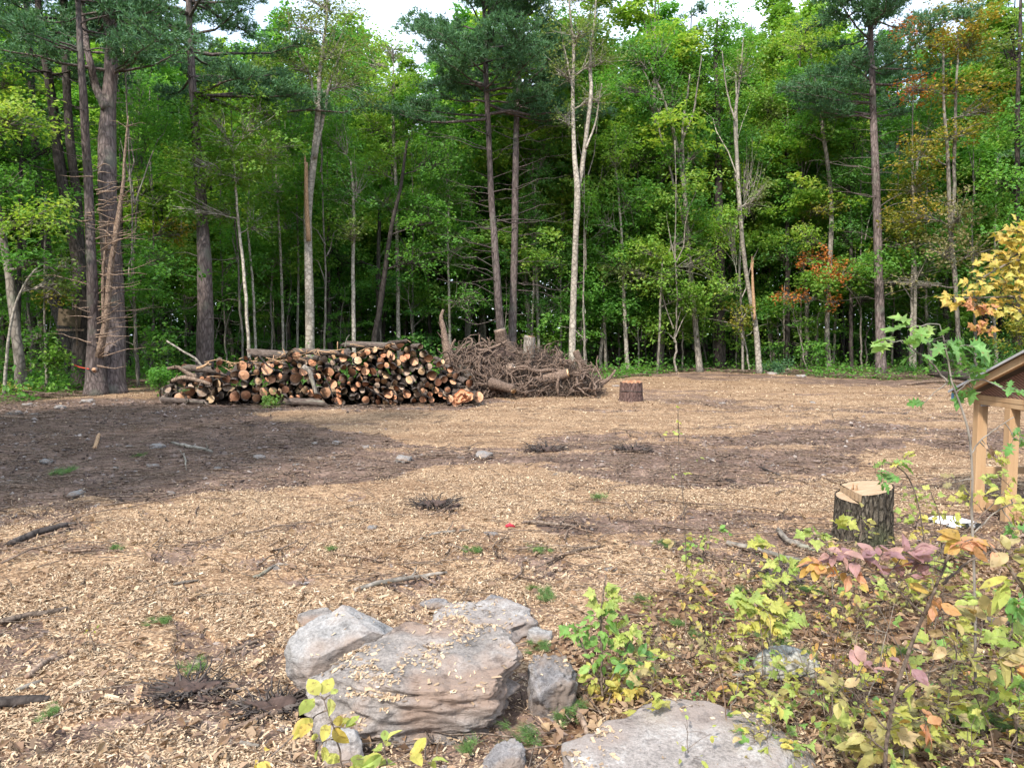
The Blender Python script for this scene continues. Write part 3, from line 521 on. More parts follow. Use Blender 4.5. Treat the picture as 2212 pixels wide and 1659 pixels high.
tree('birch_tree', 'tall pale grey trunk behind the log pile with a snapped orange stub beside it', 'tree', 26.5, [(668, 770, 21), (668, 640, 18), (665, 520, 17), (668, 430, 18), (680, 340, 14), (690, 220, 11), (692, 150, 8), (705, 40, 5), (712, -60, 3)], 'pale',
     [(720, 90, 95, 90, 0, .8, 'airy'), (640, 140, 60, 60, .5, .8, 'airy'), (760, 170, 70, 60, 0, .75, 'airy'), (700, 0, 90, 60, 0, .8, 'airy'), (650, 50, 60, 50, 0, .7, 'airy')], forks=[[(680, 340, 9), (700, 250, 7), (712, 180, 5), (745, 90, 3)], [(690, 260, 7), (672, 170, 5), (640, 110, 3)]],
     extra=snag([(667, 520, 10, 26.4), (662, 430, 9, 26.4), (661, 350, 8, 26.4)], 'snapped orange stub'), seed=9, lsz=.10)
tree('pine_tree', 'left one of the twin tall pines rising behind the root pile', 'tree', 29, [(1084, 745, 19), (1073, 600, 16), (1063, 450, 14), (1056, 300, 12), (1050, 150, 11), (1045, 0, 8), (1041, -120, 5)], 'pine', [],
     pine=[(255, 170, 4.4, 4.0, .55, dict(dens=70, rb=.04)), (160, -20, 3.6, 2.4, .52, dict(dens=64, up=.15)), (-30, -140, 2, .8, .55, dict(dens=60, up=.25))], dead=[(700, 260, 34, .6, 3.0, dict(dirs=SIDE))], seed=10)
tree('pine_tree', 'right one of the twin tall pines rising behind the root pile', 'tree', 29.8, [(1107, 735, 18), (1110, 600, 15), (1113, 400, 14), (1116, 250, 12), (1125, 100, 10), (1128, 0, 8), (1130, -120, 5)], 'pine', [],
     pine=[(230, 40, 2.8, 2.8, .55, dict(dens=60, dirs=[0, .4, -.4, 3.1, 1.5])), (30, -140, 2.6, 1, .5, dict(dens=64, up=.25))], dead=[(650, 220, 34, .5, 2.4, dict(dirs=[0, .3, -.3, 3.0]))], seed=11)
tree('beech_tree', 'smooth pale trunk dividing into two upright stems, right of the root pile', 'tree', 27.5, [(1235, 788, 16), (1240, 650, 14), (1244, 520, 12), (1248, 420, 13), (1241, 320, 9), (1239, 200, 8), (1240, 100, 6), (1230, 0, 4), (1228, -60, 3)], 'pale',
     [(1250, 60, 80, 70, 0, .6, 'airy'), (1310, 120, 60, 60, 0, .55, 'airy'), (1215, 150, 60, 50, 0, .5, 'airy'), (1260, -20, 90, 50, 0, .6, 'airy'), (1290, 210, 50, 40, 0, .5, 'airy'), (1220, 250, 40, 40, 0, .5, 'airy')],
     forks=[[(1248, 415, 9), (1262, 330, 9), (1276, 200, 8), (1275, 130, 7), (1285, 40, 4), (1290, -40, 3)], [(1266, 320, 5), (1285, 260, 4), (1300, 180, 2)], [(1239, 200, 5), (1222, 120, 3), (1210, 60, 2)]], seed=12, lsz=.10, flare=1.15)
tree('maple_tree', 'slim pale pole trunk standing alone behind the reddish stump', 'tree', 31.5, [(1356, 806, 9), (1350, 700, 8), (1347, 600, 7), (1342, 480, 5), (1330, 360, 4)], 'pale', [(1335, 560, 55, 45), (1300, 470, 50, 60), (1360, 430, 60, 60), (1330, 330, 60, 70, 0, 1, 'lime')], seed=13)
tree('oak_tree', 'slender dark forked tree with drooping plumes of deep green leaves', 'tree', 32, [(1512, 808, 14), (1500, 680, 12), (1490, 560, 11), (1480, 420, 9), (1465, 330, 9), (1440, 230, 6), (1400, 130, 4)], 'grey',
     [(1395, 210, 38, 75, 0, 1, 'deep'), (1365, 120, 36, 60, 0, .9, 'deep'), (1430, 110, 40, 60, 0, .8, 'green'), (1455, 210, 34, 80, 0, 1, 'deep'), (1500, 330, 40, 50, 0, .8, 'deep'), (1450, 330, 36, 40, 0, .7, 'green'), (1340, 190, 26, 40, 0, .6, 'deep')],
     forks=[[(1478, 400, 7), (1475, 280, 6), (1490, 160, 3)], [(1488, 520, 6), (1440, 340, 5), (1420, 260, 3)], [(1465, 330, 6), (1500, 230, 4), (1515, 120, 2)]], seed=14)
tree('maple_tree', 'broad dark trunk under the tallest bright green crown right of centre', 'tree', 34, [(1555, 795, 24), (1555, 600, 21), (1552, 400, 16), (1550, 250, 12), (1545, 120, 8), (1550, 40, 4)], 'dark',
     [(1555, 95, 75, 65, 0, 1, 'green'), (1500, 150, 60, 55, 0, 1, 'green'), (1600, 160, 60, 60, 0, .9, 'green'), (1545, 230, 70, 60, 0, .9, 'deep'), (1560, 50, 50, 35, 0, .8, 'bright'), (1560, 330, 60, 45, 0, .6, 'deep')], seed=15)
tree('beech_tree', 'pale trunk leaning left with a freshly snapped stub halfway up, right of centre', 'tree', 30.8, [(1641, 810, 13), (1632, 700, 11), (1613, 600, 9), (1601, 480, 8), (1592, 350, 8), (1588, 250, 7), (1600, 150, 4), (1606, 80, 2)], 'pale',
     [(1640, 420, 34, 50, 0, .5, 'airy'), (1600, 150, 40, 50, 0, .3, 'airy')], forks=[[(1588, 260, 4), (1570, 190, 3), (1560, 110, 2)]], extra=snag([(1630, 690, 7, 30.6), (1627, 630, 6, 30.6), (1625, 578, 4, 30.6)], 'fresh orange snapped stub'), seed=16)
tree('maple_tree', 'crooked grey tree with a yellow top and orange leaves beside its lower trunk', 'tree', 32.5, [(1790, 796, 12), (1787, 690, 10), (1793, 560, 10), (1795, 420, 9), (1778, 290, 8), (1765, 200, 6), (1750, 100, 3)], 'grey',
     [(1750, 190, 70, 60), (1800, 280, 60, 60), (1720, 270, 60, 60, 0, .9, 'green'), (1735, 90, 60, 45, 0, 1, 'lime'), (1790, 590, 42, 32, -1, .9, 'orange'), (1710, 640, 42, 18, -1, .7, 'orange'), (1755, 560, 40, 24, -1, .7, 'orange'), (1745, 510, 45, 34, -1, .9, 'lime'), (1770, 450, 50, 24, 0, .5, 'olive'), (1850, 580, 46, 50, 0, 1, 'lime'), (1800, 650, 22, 22, -1, .5, 'orange')], seed=17)
tree('pine_tree', 'straight tall pine trunk at the right with bluish boughs near the top', 'tree', 30.8, [(1903, 808, 21), (1900, 650, 19), (1896, 500, 17), (1892, 350, 15), (1886, 200, 13), (1882, 80, 11), (1880, -80, 8)], 'pine', [],
     pine=[(250, 150, 3.4, 4.2, .6, dict(dens=50, dirs=[3.1, 2.8, 3.4, 0])), (140, -130, 4.4, 2.6, .5, dict(dens=66))], dead=[(650, 200, 40, .6, 2.6, dict(dirs=SIDE))], seed=18)
tree('maple_tree', 'pair of slim pale stems under olive and orange tinted foliage near the right edge', 'tree', 28.5, [(2075, 800, 9), (2066, 650, 9), (2052, 480, 9), (2048, 330, 7), (2040, 200, 5), (2038, 60, 3)], 'grey',
     [(2060, 190, 75, 34, 0, .9, 'olive'), (2010, 90, 75, 40, 0, .9, 'olive'), (2100, 90, 75, 50, 0, .9, 'olive'), (1960, 60, 50, 30, 0, .6, 'orange'), (2050, 290, 90, 30, 0, .9, 'olive'), (1990, 330, 70, 40, 0, .8, 'olive'), (2080, 20, 90, 50, 0, .9, 'olive'), (2130, 230, 60, 50, 0, .8, 'olive'), (1970, 190, 50, 30, 0, .5, 'orange'), (2070, 460, 60, 50, -.5, .6, 'tan'), (2040, 540, 60, 40, -.5, .5, 'tan'), (2110, 540, 40, 40, -.5, .4, 'tan'), (1985, 460, 70, 40, 0, .7, 'olive'), (1960, 610, 60, 16, -.5, .3, 'tan'), (2120, 620, 40, 50, -.5, .3, 'tan')],
     forks=[[(2056, 500, 8), (2062, 350, 7), (2066, 180, 5), (2070, 60, 3)]], seed=19)
tree('maple_tree', 'leafy green tree at the right edge behind the wooden shelter', 'tree', 27, [(2200, 780, 14), (2200, 600, 12), (2198, 400, 10), (2200, 200, 8), (2205, 0, 6)], 'dark',
     [(2190, 500, 75, 60), (2170, 390, 70, 50), (2200, 250, 80, 80, 0, .7, 'green'), (2180, 100, 60, 70, 0, .35, 'airy'), (2150, 620, 60, 50, 0, .7, 'deep'), (2230, 640, 80, 60, 0, .8, 'deep'), (2190, 730, 60, 30, -1, .5, 'olive')], seed=20)
# --- leafy maples making up the green wall
WALL = [
 ('bright green maple in front of the brown pine trunk', 24.8, [(540, 760, 7), (532, 650, 7), (520, 520, 6), (512, 440, 5), (505, 330, 4)], 'pale', [(430, 350, 70, 45, -.5), (490, 290, 95, 50), (560, 230, 70, 45), (400, 440, 45, 50, 0, .8), (520, 370, 90, 45), (590, 320, 60, 50), (450, 230, 60, 40, .5), (470, 460, 60, 40, 1, .8), (560, 480, 50, 50, 1, .8)], 'bright'),
 ('thin pale stem with a small airy crown over the left half of the log pile', 27.5, [(553, 755, 6), (545, 600, 5), (535, 480, 4), (540, 380, 3)], 'pale', [(600, 400, 60, 60, 1), (640, 300, 60, 60, 1)], 'green'),
 ('maple with tall yellow green crown left of the twin pines', 30.5, [(860, 745, 9), (858, 600, 8), (856, 420, 7), (850, 250, 6), (850, 150, 4)], 'pale', [(850, 180, 75, 55, 0, 1, 'lime'), (800, 260, 60, 50, 0, 1, 'lime'), (900, 250, 70, 60, 0, 1, 'green'), (860, 330, 85, 45, 0, 1, 'lime'), (830, 430, 70, 60), (910, 420, 70, 60), (800, 130, 50, 50, 1, 1, 'green'), (850, 100, 45, 30, 0, .8, 'lime'), (800, 360, 60, 40, -.5, 1, 'lime')], 'green'),
 ('leaning dark grey maple behind the middle of the log pile', 29, [(808, 745, 13), (825, 640, 11), (845, 500, 9), (865, 410, 7), (880, 300, 5)], 'dark', [(930, 470, 60, 60), (900, 560, 60, 40, 0, .6), (940, 340, 60, 70, 0, .8, 'deep')], 'green'),
 ('straight pale maple stem behind the log pile with a leafy middle', 28, [(765, 750, 9), (762, 600, 8), (764, 450, 6), (758, 350, 4)], 'pale', [(770, 400, 50, 70, 0, .8, 'deep'), (730, 300, 50, 60), (760, 500, 36, 40, -.3, .5, 'airy'), (720, 420, 50, 50, .5, .8)], 'green'),
 ('slim spotted maple stem between the birch and the log pile top', 29, [(612, 755, 6), (608, 600, 6), (600, 450, 5), (596, 360, 3)], 'pale', [(620, 480, 60, 50, 1, .8, 'deep'), (600, 560, 50, 40, 1.5, .5, 'green')], 'green'),
 ('two stemmed dark maple behind the right end of the log pile', 31, [(822, 740, 11), (818, 600, 9), (820, 450, 7)], 'dark', [(700, 560, 60, 60, 3, .6), (840, 600, 70, 50, 2, .5)], 'deep'),
 ('green maple filling the gap left of the twin pines', 31, [(972, 760, 6), (970, 600, 5), (968, 450, 4)], 'pale', [(970, 400, 60, 80), (985, 530, 60, 50, 0, .8), (960, 300, 50, 50), (1010, 640, 60, 40, -1, .5, 'green')], 'green'),
 ('maple with layered deep green foliage between the twin pines and the forked beech', 32, [(1165, 760, 7), (1160, 600, 6), (1155, 400, 5)], 'grey', [(1170, 330, 60, 70), (1150, 470, 60, 70), (1190, 560, 60, 50), (1170, 660, 50, 40, 0, .6), (1200, 230, 50, 60)], 'deep'),
 ('fresh green maple right of the forked beech', 33, [(1310, 800, 7), (1305, 650, 6), (1300, 450, 5)], 'grey', [(1310, 330, 60, 60, 0, 1, 'bright'), (1290, 430, 55, 60), (1350, 500, 60, 55), (1390, 330, 60, 60, 0, 1, 'bright'), (1280, 560, 50, 50), (1400, 440, 50, 60), (1330, 640, 60, 30, 0, .6), (1200, 400, 40, 50, 1)], 'green'),
 ('small maple with yellowish leaves hanging over the middle of the forest edge', 31, [(1420, 810, 6), (1425, 700, 5), (1430, 560, 4)], 'grey', [(1400, 540, 70, 40, 0, .9, 'lime'), (1350, 580, 55, 40, 0, .7, 'airy'), (1440, 590, 50, 30, 0, .7, 'bright'), (1480, 640, 45, 40, 0, .8, 'bright'), (1530, 560, 40, 50, 0, .8, 'lime'), (1500, 500, 60, 50, 1, .8, 'green')], 'lime'),
 ('small maple with mustard leaves beside the leaning snapped beech', 31, [(1605, 805, 6), (1604, 700, 5), (1600, 620, 4)], 'grey', [(1595, 690, 34, 40, 0, .7, 'olive'), (1560, 620, 40, 30, 0, .8, 'lime'), (1570, 480, 50, 50, 0, .8, 'lime'), (1620, 330, 60, 60, 2, .8, 'deep')], 'lime'),
 ('green maple between the crooked tree and the snapped beech', 34, [(1700, 800, 12), (1702, 600, 10), (1700, 400, 7), (1695, 250, 5)], 'dark', [(1680, 330, 65, 60), (1700, 430, 70, 60), (1660, 230, 50, 60, 0, .5, 'airy'), (1690, 540, 60, 50, 0, .6, 'deep')], 'green'),
 ('deep green maple left of the straight right hand pine', 33, [(1840, 800, 8), (1838, 600, 7), (1835, 400, 6)], 'dark', [(1840, 400, 65, 70), (1830, 500, 60, 50), (1850, 260, 60, 70), (1870, 640, 40, 40, 0, .6)], 'deep'),
 ('olive green maple right of the straight right hand pine', 31, [(1975, 800, 8), (1975, 600, 7), (1972, 400, 6)], 'pale', [(1975, 400, 70, 40, 0, 1, 'olive'), (1960, 520, 60, 40, 0, .9, 'olive'), (2000, 250, 70, 60, 1, .9, 'deep'), (1950, 470, 50, 40, 0, .8, 'olive'), (1990, 580, 60, 40, 1, .6)], 'deep'),
 ('green maple close to the left edge above the arching sapling', 24, [(35, 800, 10), (40, 600, 9), (45, 350, 7)], 'dark', [(60, 330, 70, 60, 1, .8), (110, 420, 60, 60, 1, .8, 'green'), (40, 250, 70, 50, 1, .8), (150, 300, 50, 70, 2, .7), (40, 600, 60, 40, 1, .5, 'green')], 'deep'),
 ('leafy maple filling the gap between the big grey pine and the brown pine', 27, [(300, 820, 6), (294, 700, 6), (290, 560, 5), (300, 400, 4)], 'grey', [(330, 260, 70, 60, 0, .8), (300, 180, 50, 50, 1, .6, 'deep'), (350, 420, 60, 60, 0, .7, 'lime'), (340, 560, 60, 40, 1, .6, 'deep'), (380, 500, 50, 40, 0, .6, 'olive'), (290, 340, 50, 60, 1, .8, 'deep'), (345, 740, 40, 50, -4, .9, 'green')], 'green'),
 ('tall airy green crown over the log pile beside the pale birch', 30, [(640, 760, 6), (645, 600, 5), (640, 400, 4)], 'grey', [(630, 230, 70, 60), (700, 280, 60, 60), (660, 380, 60, 60), (580, 170, 60, 50, 1, .6, 'airy'), (700, 180, 60, 40, 1, .6, 'airy')], 'green'),
]
for q, (lb, Y, path, bark, blobs, lf) in enumerate(WALL): tree('maple_tree', lb, 'tree', Y, path, bark, blobs, lf, 'leafy trees along the forest edge', seed=40 + q, flare=1.15)
print('hero trees', time.time() - T0, len(bpy.data.objects))

# --- thin bare poles seen between the crowns (each one traced trunk, sparse leaves)
LMK = [(48, 'the far left trunk'), (242, 'the largest grey pine'), (440, 'the thick brown pine'), (668, 'the pale birch'), (850, 'the yellow green maple'), (1095, 'the twin pines'), (1240, 'the forked beech'), (1356, 'the lone pale pole'), (1512, 'the plumed oak'), (1641, 'the snapped beech'), (1790, 'the crooked tree'), (1903, 'the straight right hand pine'), (2060, 'the paired olive stems')]
def near(px):
    a, nm = min(LMK, key=lambda q: abs(q[0] - px)); return ('left of ' if px < a - 25 else 'right of ' if px > a + 25 else 'behind ') + nm
POLES = [(300, 828, 288, 560, 6, 24, 'thin'), (530, 750, 505, 440, 5, 27, 'thin'), (700, 748, 697, 470, 5, 28, 'thin'), (716, 745, 712, 560, 14, 33, 'thick'), (738, 745, 733, 540, 11, 34, 'thick'), (895, 735, 893, 560, 7, 33, 'thin'), (1145, 745, 1150, 480, 5, 32, 'thin'), (1210, 770, 1212, 560, 5, 33, 'thin'), (1262, 790, 1262, 600, 5, 31, 'thin'), (1300, 800, 1303, 610, 8, 33, 'thin'),
         (1380, 805, 1378, 620, 4, 34, 'thin'), (1460, 812, 1457, 690, 5, 31, 'thin'), (1475, 810, 1478, 640, 4, 33, 'thin'), (1545, 800, 1540, 560, 7, 36, 'thin'), (1620, 800, 1600, 640, 4, 32, 'thin'), (1697, 795, 1695, 650, 9, 35, 'thick'), (1730, 800, 1728, 620, 5, 35, 'thin'), (1765, 790, 1765, 500, 8, 37, 'thick'), (1860, 800, 1858, 560, 4, 33, 'thin'), (1930, 800, 1935, 600, 5, 34, 'thin'),
         (1968, 790, 1965, 590, 8, 31, 'thin'), (1990, 780, 1985, 600, 10, 34, 'thick'), (2010, 800, 1998, 560, 9, 33, 'thin'), (2040, 780, 2050, 520, 14, 33, 'thick'), (2110, 770, 2100, 500, 7, 32, 'thin'), (2150, 780, 2148, 560, 8, 33, 'thin'), (490, 745, 480, 520, 4, 30, 'thin'), (400, 780, 395, 560, 6, 33, 'thin'), (360, 790, 350, 480, 10, 34, 'thick'), (590, 745, 586, 400, 5, 31, 'thin'),
         (930, 740, 925, 560, 10, 36, 'thick'), (1010, 745, 1000, 560, 8, 35, 'thin'), (1050, 730, 1040, 480, 6, 36, 'thin'), (1240, 780, 1190, 700, 5, 34, 'thin'), (1338, 800, 1345, 560, 4, 36, 'thin'), (1430, 800, 1420, 600, 10, 37, 'thick'), (1580, 795, 1575, 610, 12, 38, 'thick'), (1670, 790, 1660, 600, 8, 38, 'thin'), (1800, 780, 1815, 480, 6, 36, 'thin'), (70, 800, 60, 560, 7, 29, 'thin'), (275, 800, 270, 600, 14, 31, 'thick'), (325, 790, 330, 600, 6, 30, 'thin')]
for q, (x0, y0, x1, y1, wd, Y, k) in enumerate(POLES):
    rg = np.random.default_rng(q + 300); m = pxm(Y); b = W(x0, y0, Y); b[2] = gzs(b[0], b[1]) - .05; tp = W(x1, y1, Y); d = (tp - b); H = rg.uniform(9, 13); tp2 = b + d / d[2] * H; tp2[0] = tp[0] + (tp2[0] - tp[0]) * .3
    reg = 'left third' if x0 < 740 else 'middle' if x0 < 1475 else 'right third'
    root = thing('forest_tree', f"{'stout' if k == 'thick' else 'very thin' if wd < 5 else 'slender'} {'dark' if wd > 9 else 'grey'} tree inside the forest edge {near(x0)}", 'tree', b, 0, f"trees inside the forest edge {near(x0)}")
    tg = Geo(); P = wob(spl([b, (b + tp) / 2, tp, tp2], 30), .10, rg); tg.add(*tube(P, np.linspace(wd * m / 2 * 1.08, .02, 30), 7, .1)); cg = Geo()
    for c_ in range(rg.integers(5, 9)):
        z = rg.uniform(.35 + .0 * c_, 1) * H; i = min(29, int(z / H * 29)); r = np.array([rg.uniform(.9, 1.8)] * 2 + [rg.uniform(.5, 1.0)]); c = P[i] + [rg.normal() * 1.0, rg.normal() * 1.0 + .6, rg.uniform(0, .8)]; (V, F), C = crown_leaves(rg, c, r, 200, .14); cg.add(V, F); limb(tg, P[max(0, i - 3)], c, .03, .008, rg)
    dead_branches(tg, rg, trunkfn(P), b[2] + 1, b[2] + 6, 7, .3, 1.4, .01)
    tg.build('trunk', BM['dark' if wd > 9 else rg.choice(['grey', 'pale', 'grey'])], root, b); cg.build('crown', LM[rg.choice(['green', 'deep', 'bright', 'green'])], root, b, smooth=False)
print('poles', time.time() - T0)

# --- deep forest: templates, then copies
def template(seed, kind):
    rg = np.random.default_rng(seed); tg = Geo(); lf = Geo()
    if kind == 'tall':
        H = rg.uniform(13.5, 16.5); P = wob(np.linspace([0, 0, -.1], [rg.normal() * .6, rg.normal() * .6, H], 24), .18, rg); tg.add(*tube(P, np.linspace(rg.uniform(.09, .17), .02, 24), 8, .12))
        z = rg.uniform(3.4, 5)
        while z < H:
            f = (z - 4) / (H - 4); rad = 2.5 * math.sin(math.pi * min(.97, .25 + .7 * f)) + .4; i = min(23, int(z / H * 23)); a = rg.uniform(0, 6.28); c = P[i] + np.array([math.cos(a), math.sin(a), 0]) * rad * .55 + [0, 0, .5]
            r = np.array([rad * .62, rad * .62, .55 * rg.uniform(.8, 1.4)]); (V, F), C = crown_leaves(rg, c, r, 300, .19, sr=.62); lf.add(V, F); Q = limb(tg, P[max(0, i - 2)], c, .04, .01, rg, 4)
            for C_ in C[::6]: limb(tg, Q[3], C_, .012, .004, rg, 3, n=3)
            z += rg.uniform(.32, .6)
        dead_branches(tg, rg, trunkfn(P), 1.5, 6, 10, .3, 1.4, .01)
    elif kind == 'pine':
        H = rg.uniform(15, 18); P = np.linspace([0, 0, -.1], [rg.normal() * .3, rg.normal() * .3, H], 20); tg.add(*tube(P, np.linspace(.18, .02, 20), 9, .1)); pine_branches(tg, lf, rg, trunkfn(P), 7.5, H, 3.2, .7, .62, dens=42); dead_branches(tg, rg, trunkfn(P), 1.5, 8, 30, .5, 2.2, .014)
    else:
        H = rg.uniform(3.2, 7); P = wob(np.linspace([0, 0, -.05], [rg.normal() * .5, rg.normal() * .5, H], 12), .15, rg); tg.add(*tube(P, np.linspace(.035, .006, 12), 5, cap=False))
        for q in range(rg.integers(9, 15)):
            z = rg.uniform(.22, 1) * H; i = min(11, int(z / H * 11)); a = rg.uniform(0, 6.28); c = P[i] + np.array([math.cos(a), math.sin(a), 0]) * rg.uniform(.3, 1.1); r = np.array([rg.uniform(.5, .9)] * 2 + [.16]); (V, F), C = crown_leaves(rg, c, r, 260, .13, flat=.05, sr=.5); lf.add(V, F); limb(tg, P[max(0, i - 1)], c, .012, .004, rg, 3)
    return tg, lf
TP = {}
for kind, n_ in (('tall', 6), ('pine', 3), ('small', 6)):
    for q in range(n_):
        tg, lf = template(900 + q * 7 + len(kind), kind)
        TP.setdefault(kind, []).append((mesh_np('trunk', np.concatenate(tg.V), tg.F, tg.M), mesh_np('crown', np.concatenate(lf.V), lf.F, lf.M, False)))
matd = {}
def place(kind, x, y, s, rg, lfm, bk, label, cat, group, name):
    a, b = TP[kind][rg.integers(len(TP[kind]))]; r = thing(name, label, cat, (x, y, gzs(x, y)), rg.uniform(0, 6.28), group); r.scale = (s * rg.uniform(.85, 1.15), s * rg.uniform(.85, 1.15), s)
    for me_, nm, mt in ((a, 'trunk', BM[bk]), (b, 'crown', LM[lfm])):
        key = (me_.name, mt.name)
        if key not in matd:
            c = me_.copy(); c.materials.clear(); c.materials.append(mt); matd[key] = c
        o = bpy.data.objects.new(nm, matd[key]); COL.objects.link(o); o.parent = r
rg = np.random.default_rng(5)
pts = []
def ok(x, y, dmin):
    for a, b in pts:
        if (a - x) ** 2 + (b - y) ** 2 < dmin * dmin: return False
    pts.append((x, y)); return True
def region(x, y): px = scr(x, y, 1)[0]; return 'left' if px < 740 else 'centre' if px < 1475 else 'right'
n_ = 0
while n_ < 120:
    y = rg.uniform(34, 60); x = rg.uniform(-.80, .80) * y
    if not ok(x, y, 2.1): continue
    px = scr(x, y, 1)[0]; gap = 780 < px < 940
    k = 'pine' if rg.uniform() < .2 and not gap else 'tall'; s = rg.uniform(.95, 1.15) * (1.0 + (y - 34) * .013) * (.80 if gap else 1); rgn = region(x, y)
    place(k, x, y, s, rg, 'pine' if k == 'pine' else rg.choice(['green', 'green', 'bright', 'deep', 'lime']), 'dark' if k == 'pine' or rg.uniform() < .45 else 'grey', f"{'dark pine' if k == 'pine' else 'tall broadleaf tree'} {'far' if y > 47 else 'some way'} back in the woods {near(px)}", 'tree', f"{'pines' if k == 'pine' else 'tall broadleaf trees'} in the woods {near(px)}", 'pine_tree' if k == 'pine' else 'forest_tree'); n_ += 1
n_ = 0; pts = []
while n_ < 150:
    y = rg.uniform(29.5, 46); x = rg.uniform(-.78, .78) * y
    if y < 31.5 and -3 < x: continue
    if x > 2 and rg.uniform() < .35: continue
    if not ok(x, y, 1.3): continue
    rgn = region(x, y); place('small', x, y, rg.uniform(.7, 1.2), rg, rg.choice(['deep', 'green', 'green', 'bright']), 'grey', f'leafy understory sapling {"far" if y > 38 else "just"} inside the woods {near(scr(x, y, 1)[0])}', 'sapling', f'understory saplings {near(scr(x, y, 1)[0])}', 'sapling'); n_ += 1
# trees beyond the left and right of the view, close to the clearing
for q, (x, y, k, s) in enumerate([(-19, 19, 'tall', 1), (-21, 14, 'tall', 1.05), (-22.5, 8.5, 'tall', 1), (-17.6, 22.5, 'pine', 1), (-24, 3, 'tall', 1.1), (24, 25, 'tall', 1), (23, 30, 'pine', 1), (-21, 26, 'tall', 1.05), (27, 21, 'tall', 1), (29, 16, 'tall', 1.05), (31, 22, 'pine', 1), (26, 12, 'tall', 1), (30, 9, 'tall', 1.1), (34, 14, 'tall', 1), (35, 27, 'tall', 1.1), (39, 20, 'tall', 1.05), (-31, 20, 'tall', 1.05), (-29, 27, 'tall', 1), (-16, 3.5, 'tall', 1.0), (-12.6, 4.2, 'tall', .95), (-9.6, 2.6, 'tall', .9)]):
    place(k, x, y, s, rg, 'pine' if k == 'pine' else 'green', 'grey', 'tree bordering the clearing beyond the side of the view', 'tree', 'trees bordering the clearing', 'forest_tree')
# far-off woods
g = Geo(); tg = Geo(); rg = np.random.default_rng(77)
N_ = 330000; x = rg.uniform(-75, 75, N_); y = rg.uniform(61, 73, N_); top = 17 + 5 * fb(x * .25, x * 0, 3, 9); top = np.where((x > -27) & (x < -7), top - 6.5, top); z = rg.uniform(-.02, 1, N_).clip(0) ** 1.25 * top
cl = fb(x * .7 + y, z * 1.1 + y * .5, 3, 12); k = rg.uniform(size=N_) < np.clip((cl - .28) * 6, .35 + .65 * (z < 8), 1); x, y, z = x[k], y[k], z[k]
V, F = cards(np.stack([x, y, z + gz(x, y)], 1), rg.normal(size=(len(x), 3)) * .7 + [0, -.1, 1], rg.uniform(.3, .55, len(x)), .7, rg); g.add(V, F)
o = g.build('distant_woods', LM['deep'], smooth=False); tag(o, 'mass of foliage far back in the woods', 'distant woods', kind='stuff')
print('forest', time.time() - T0, len(bpy.data.objects))
# ------------------------------------------------------------------ log pile: every log is a thing (bark + cut ends)
LG = [  # x, y, radius of each cut end in an enlarged view of the pile's left half (5.53 px per photo px, from 320,720); tone
 (1815,370,72,'p'),(1190,495,60,'o'),(1215,605,60,'o'),(1105,592,48,'o'),(1005,655,48,'o'),(1100,675,44,'o'),(885,705,48,'p'),(775,680,45,'o'),(915,455,35,'o'),(1240,398,24,'o'),(1440,480,24,'o'),(1500,530,65,'o'),(1375,570,38,'o'),(1770,412,32,'o'),(1706,357,30,'g'),(1840,545,32,'o'),(1835,470,28,'o'),(1895,485,26,'p'),(1855,635,65,'o'),(1732,630,42,'g'),(1650,620,35,'o'),(1555,650,50,'o'),(1500,655,26,'o'),(1395,680,42,'p'),(1395,752,30,'o'),(1225,705,45,'g'),(1010,750,50,'g'),(690,740,28,'o'),(620,705,35,'o'),(710,800,62,'g'),(555,805,60,'o'),(465,815,25,'o'),(435,890,62,'o'),(532,898,36,'o'),(858,815,42,'p'),(800,890,52,'p'),(880,888,35,'g'),(1110,860,58,'o'),(1240,850,55,'o'),(1375,888,48,'o'),(1465,815,52,'o'),(1570,800,45,'p'),(1540,920,36,'p'),(1680,740,32,'o'),(1690,695,30,'g'),(1725,782,42,'o'),(1797,745,32,'g'),(1790,828,26,'p'),(1868,798,28,'p'),(1970,788,42,'p'),(1715,868,38,'p'),(1800,880,28,'o'),(1875,870,24,'o'),(1920,850,28,'g'),(2035,825,40,'o'),(2105,850,45,'o'),(1915,745,28,'o'),(2080,630,35,'o'),(2155,460,32,'p'),(2150,520,32,'o'),(2145,680,30,'o'),(2060,720,28,'o'),(1945,560,50,'o'),(2070,550,40,'g'),(1985,640,25,'p'),(680,885,28,'g'),(1560,490,22,'o'),(2010,690,22,'g')]
LG = [(a / 5.53 + 320, b / 5.53 + 720, c / 5.53, t) for a, b, c, t in LG]
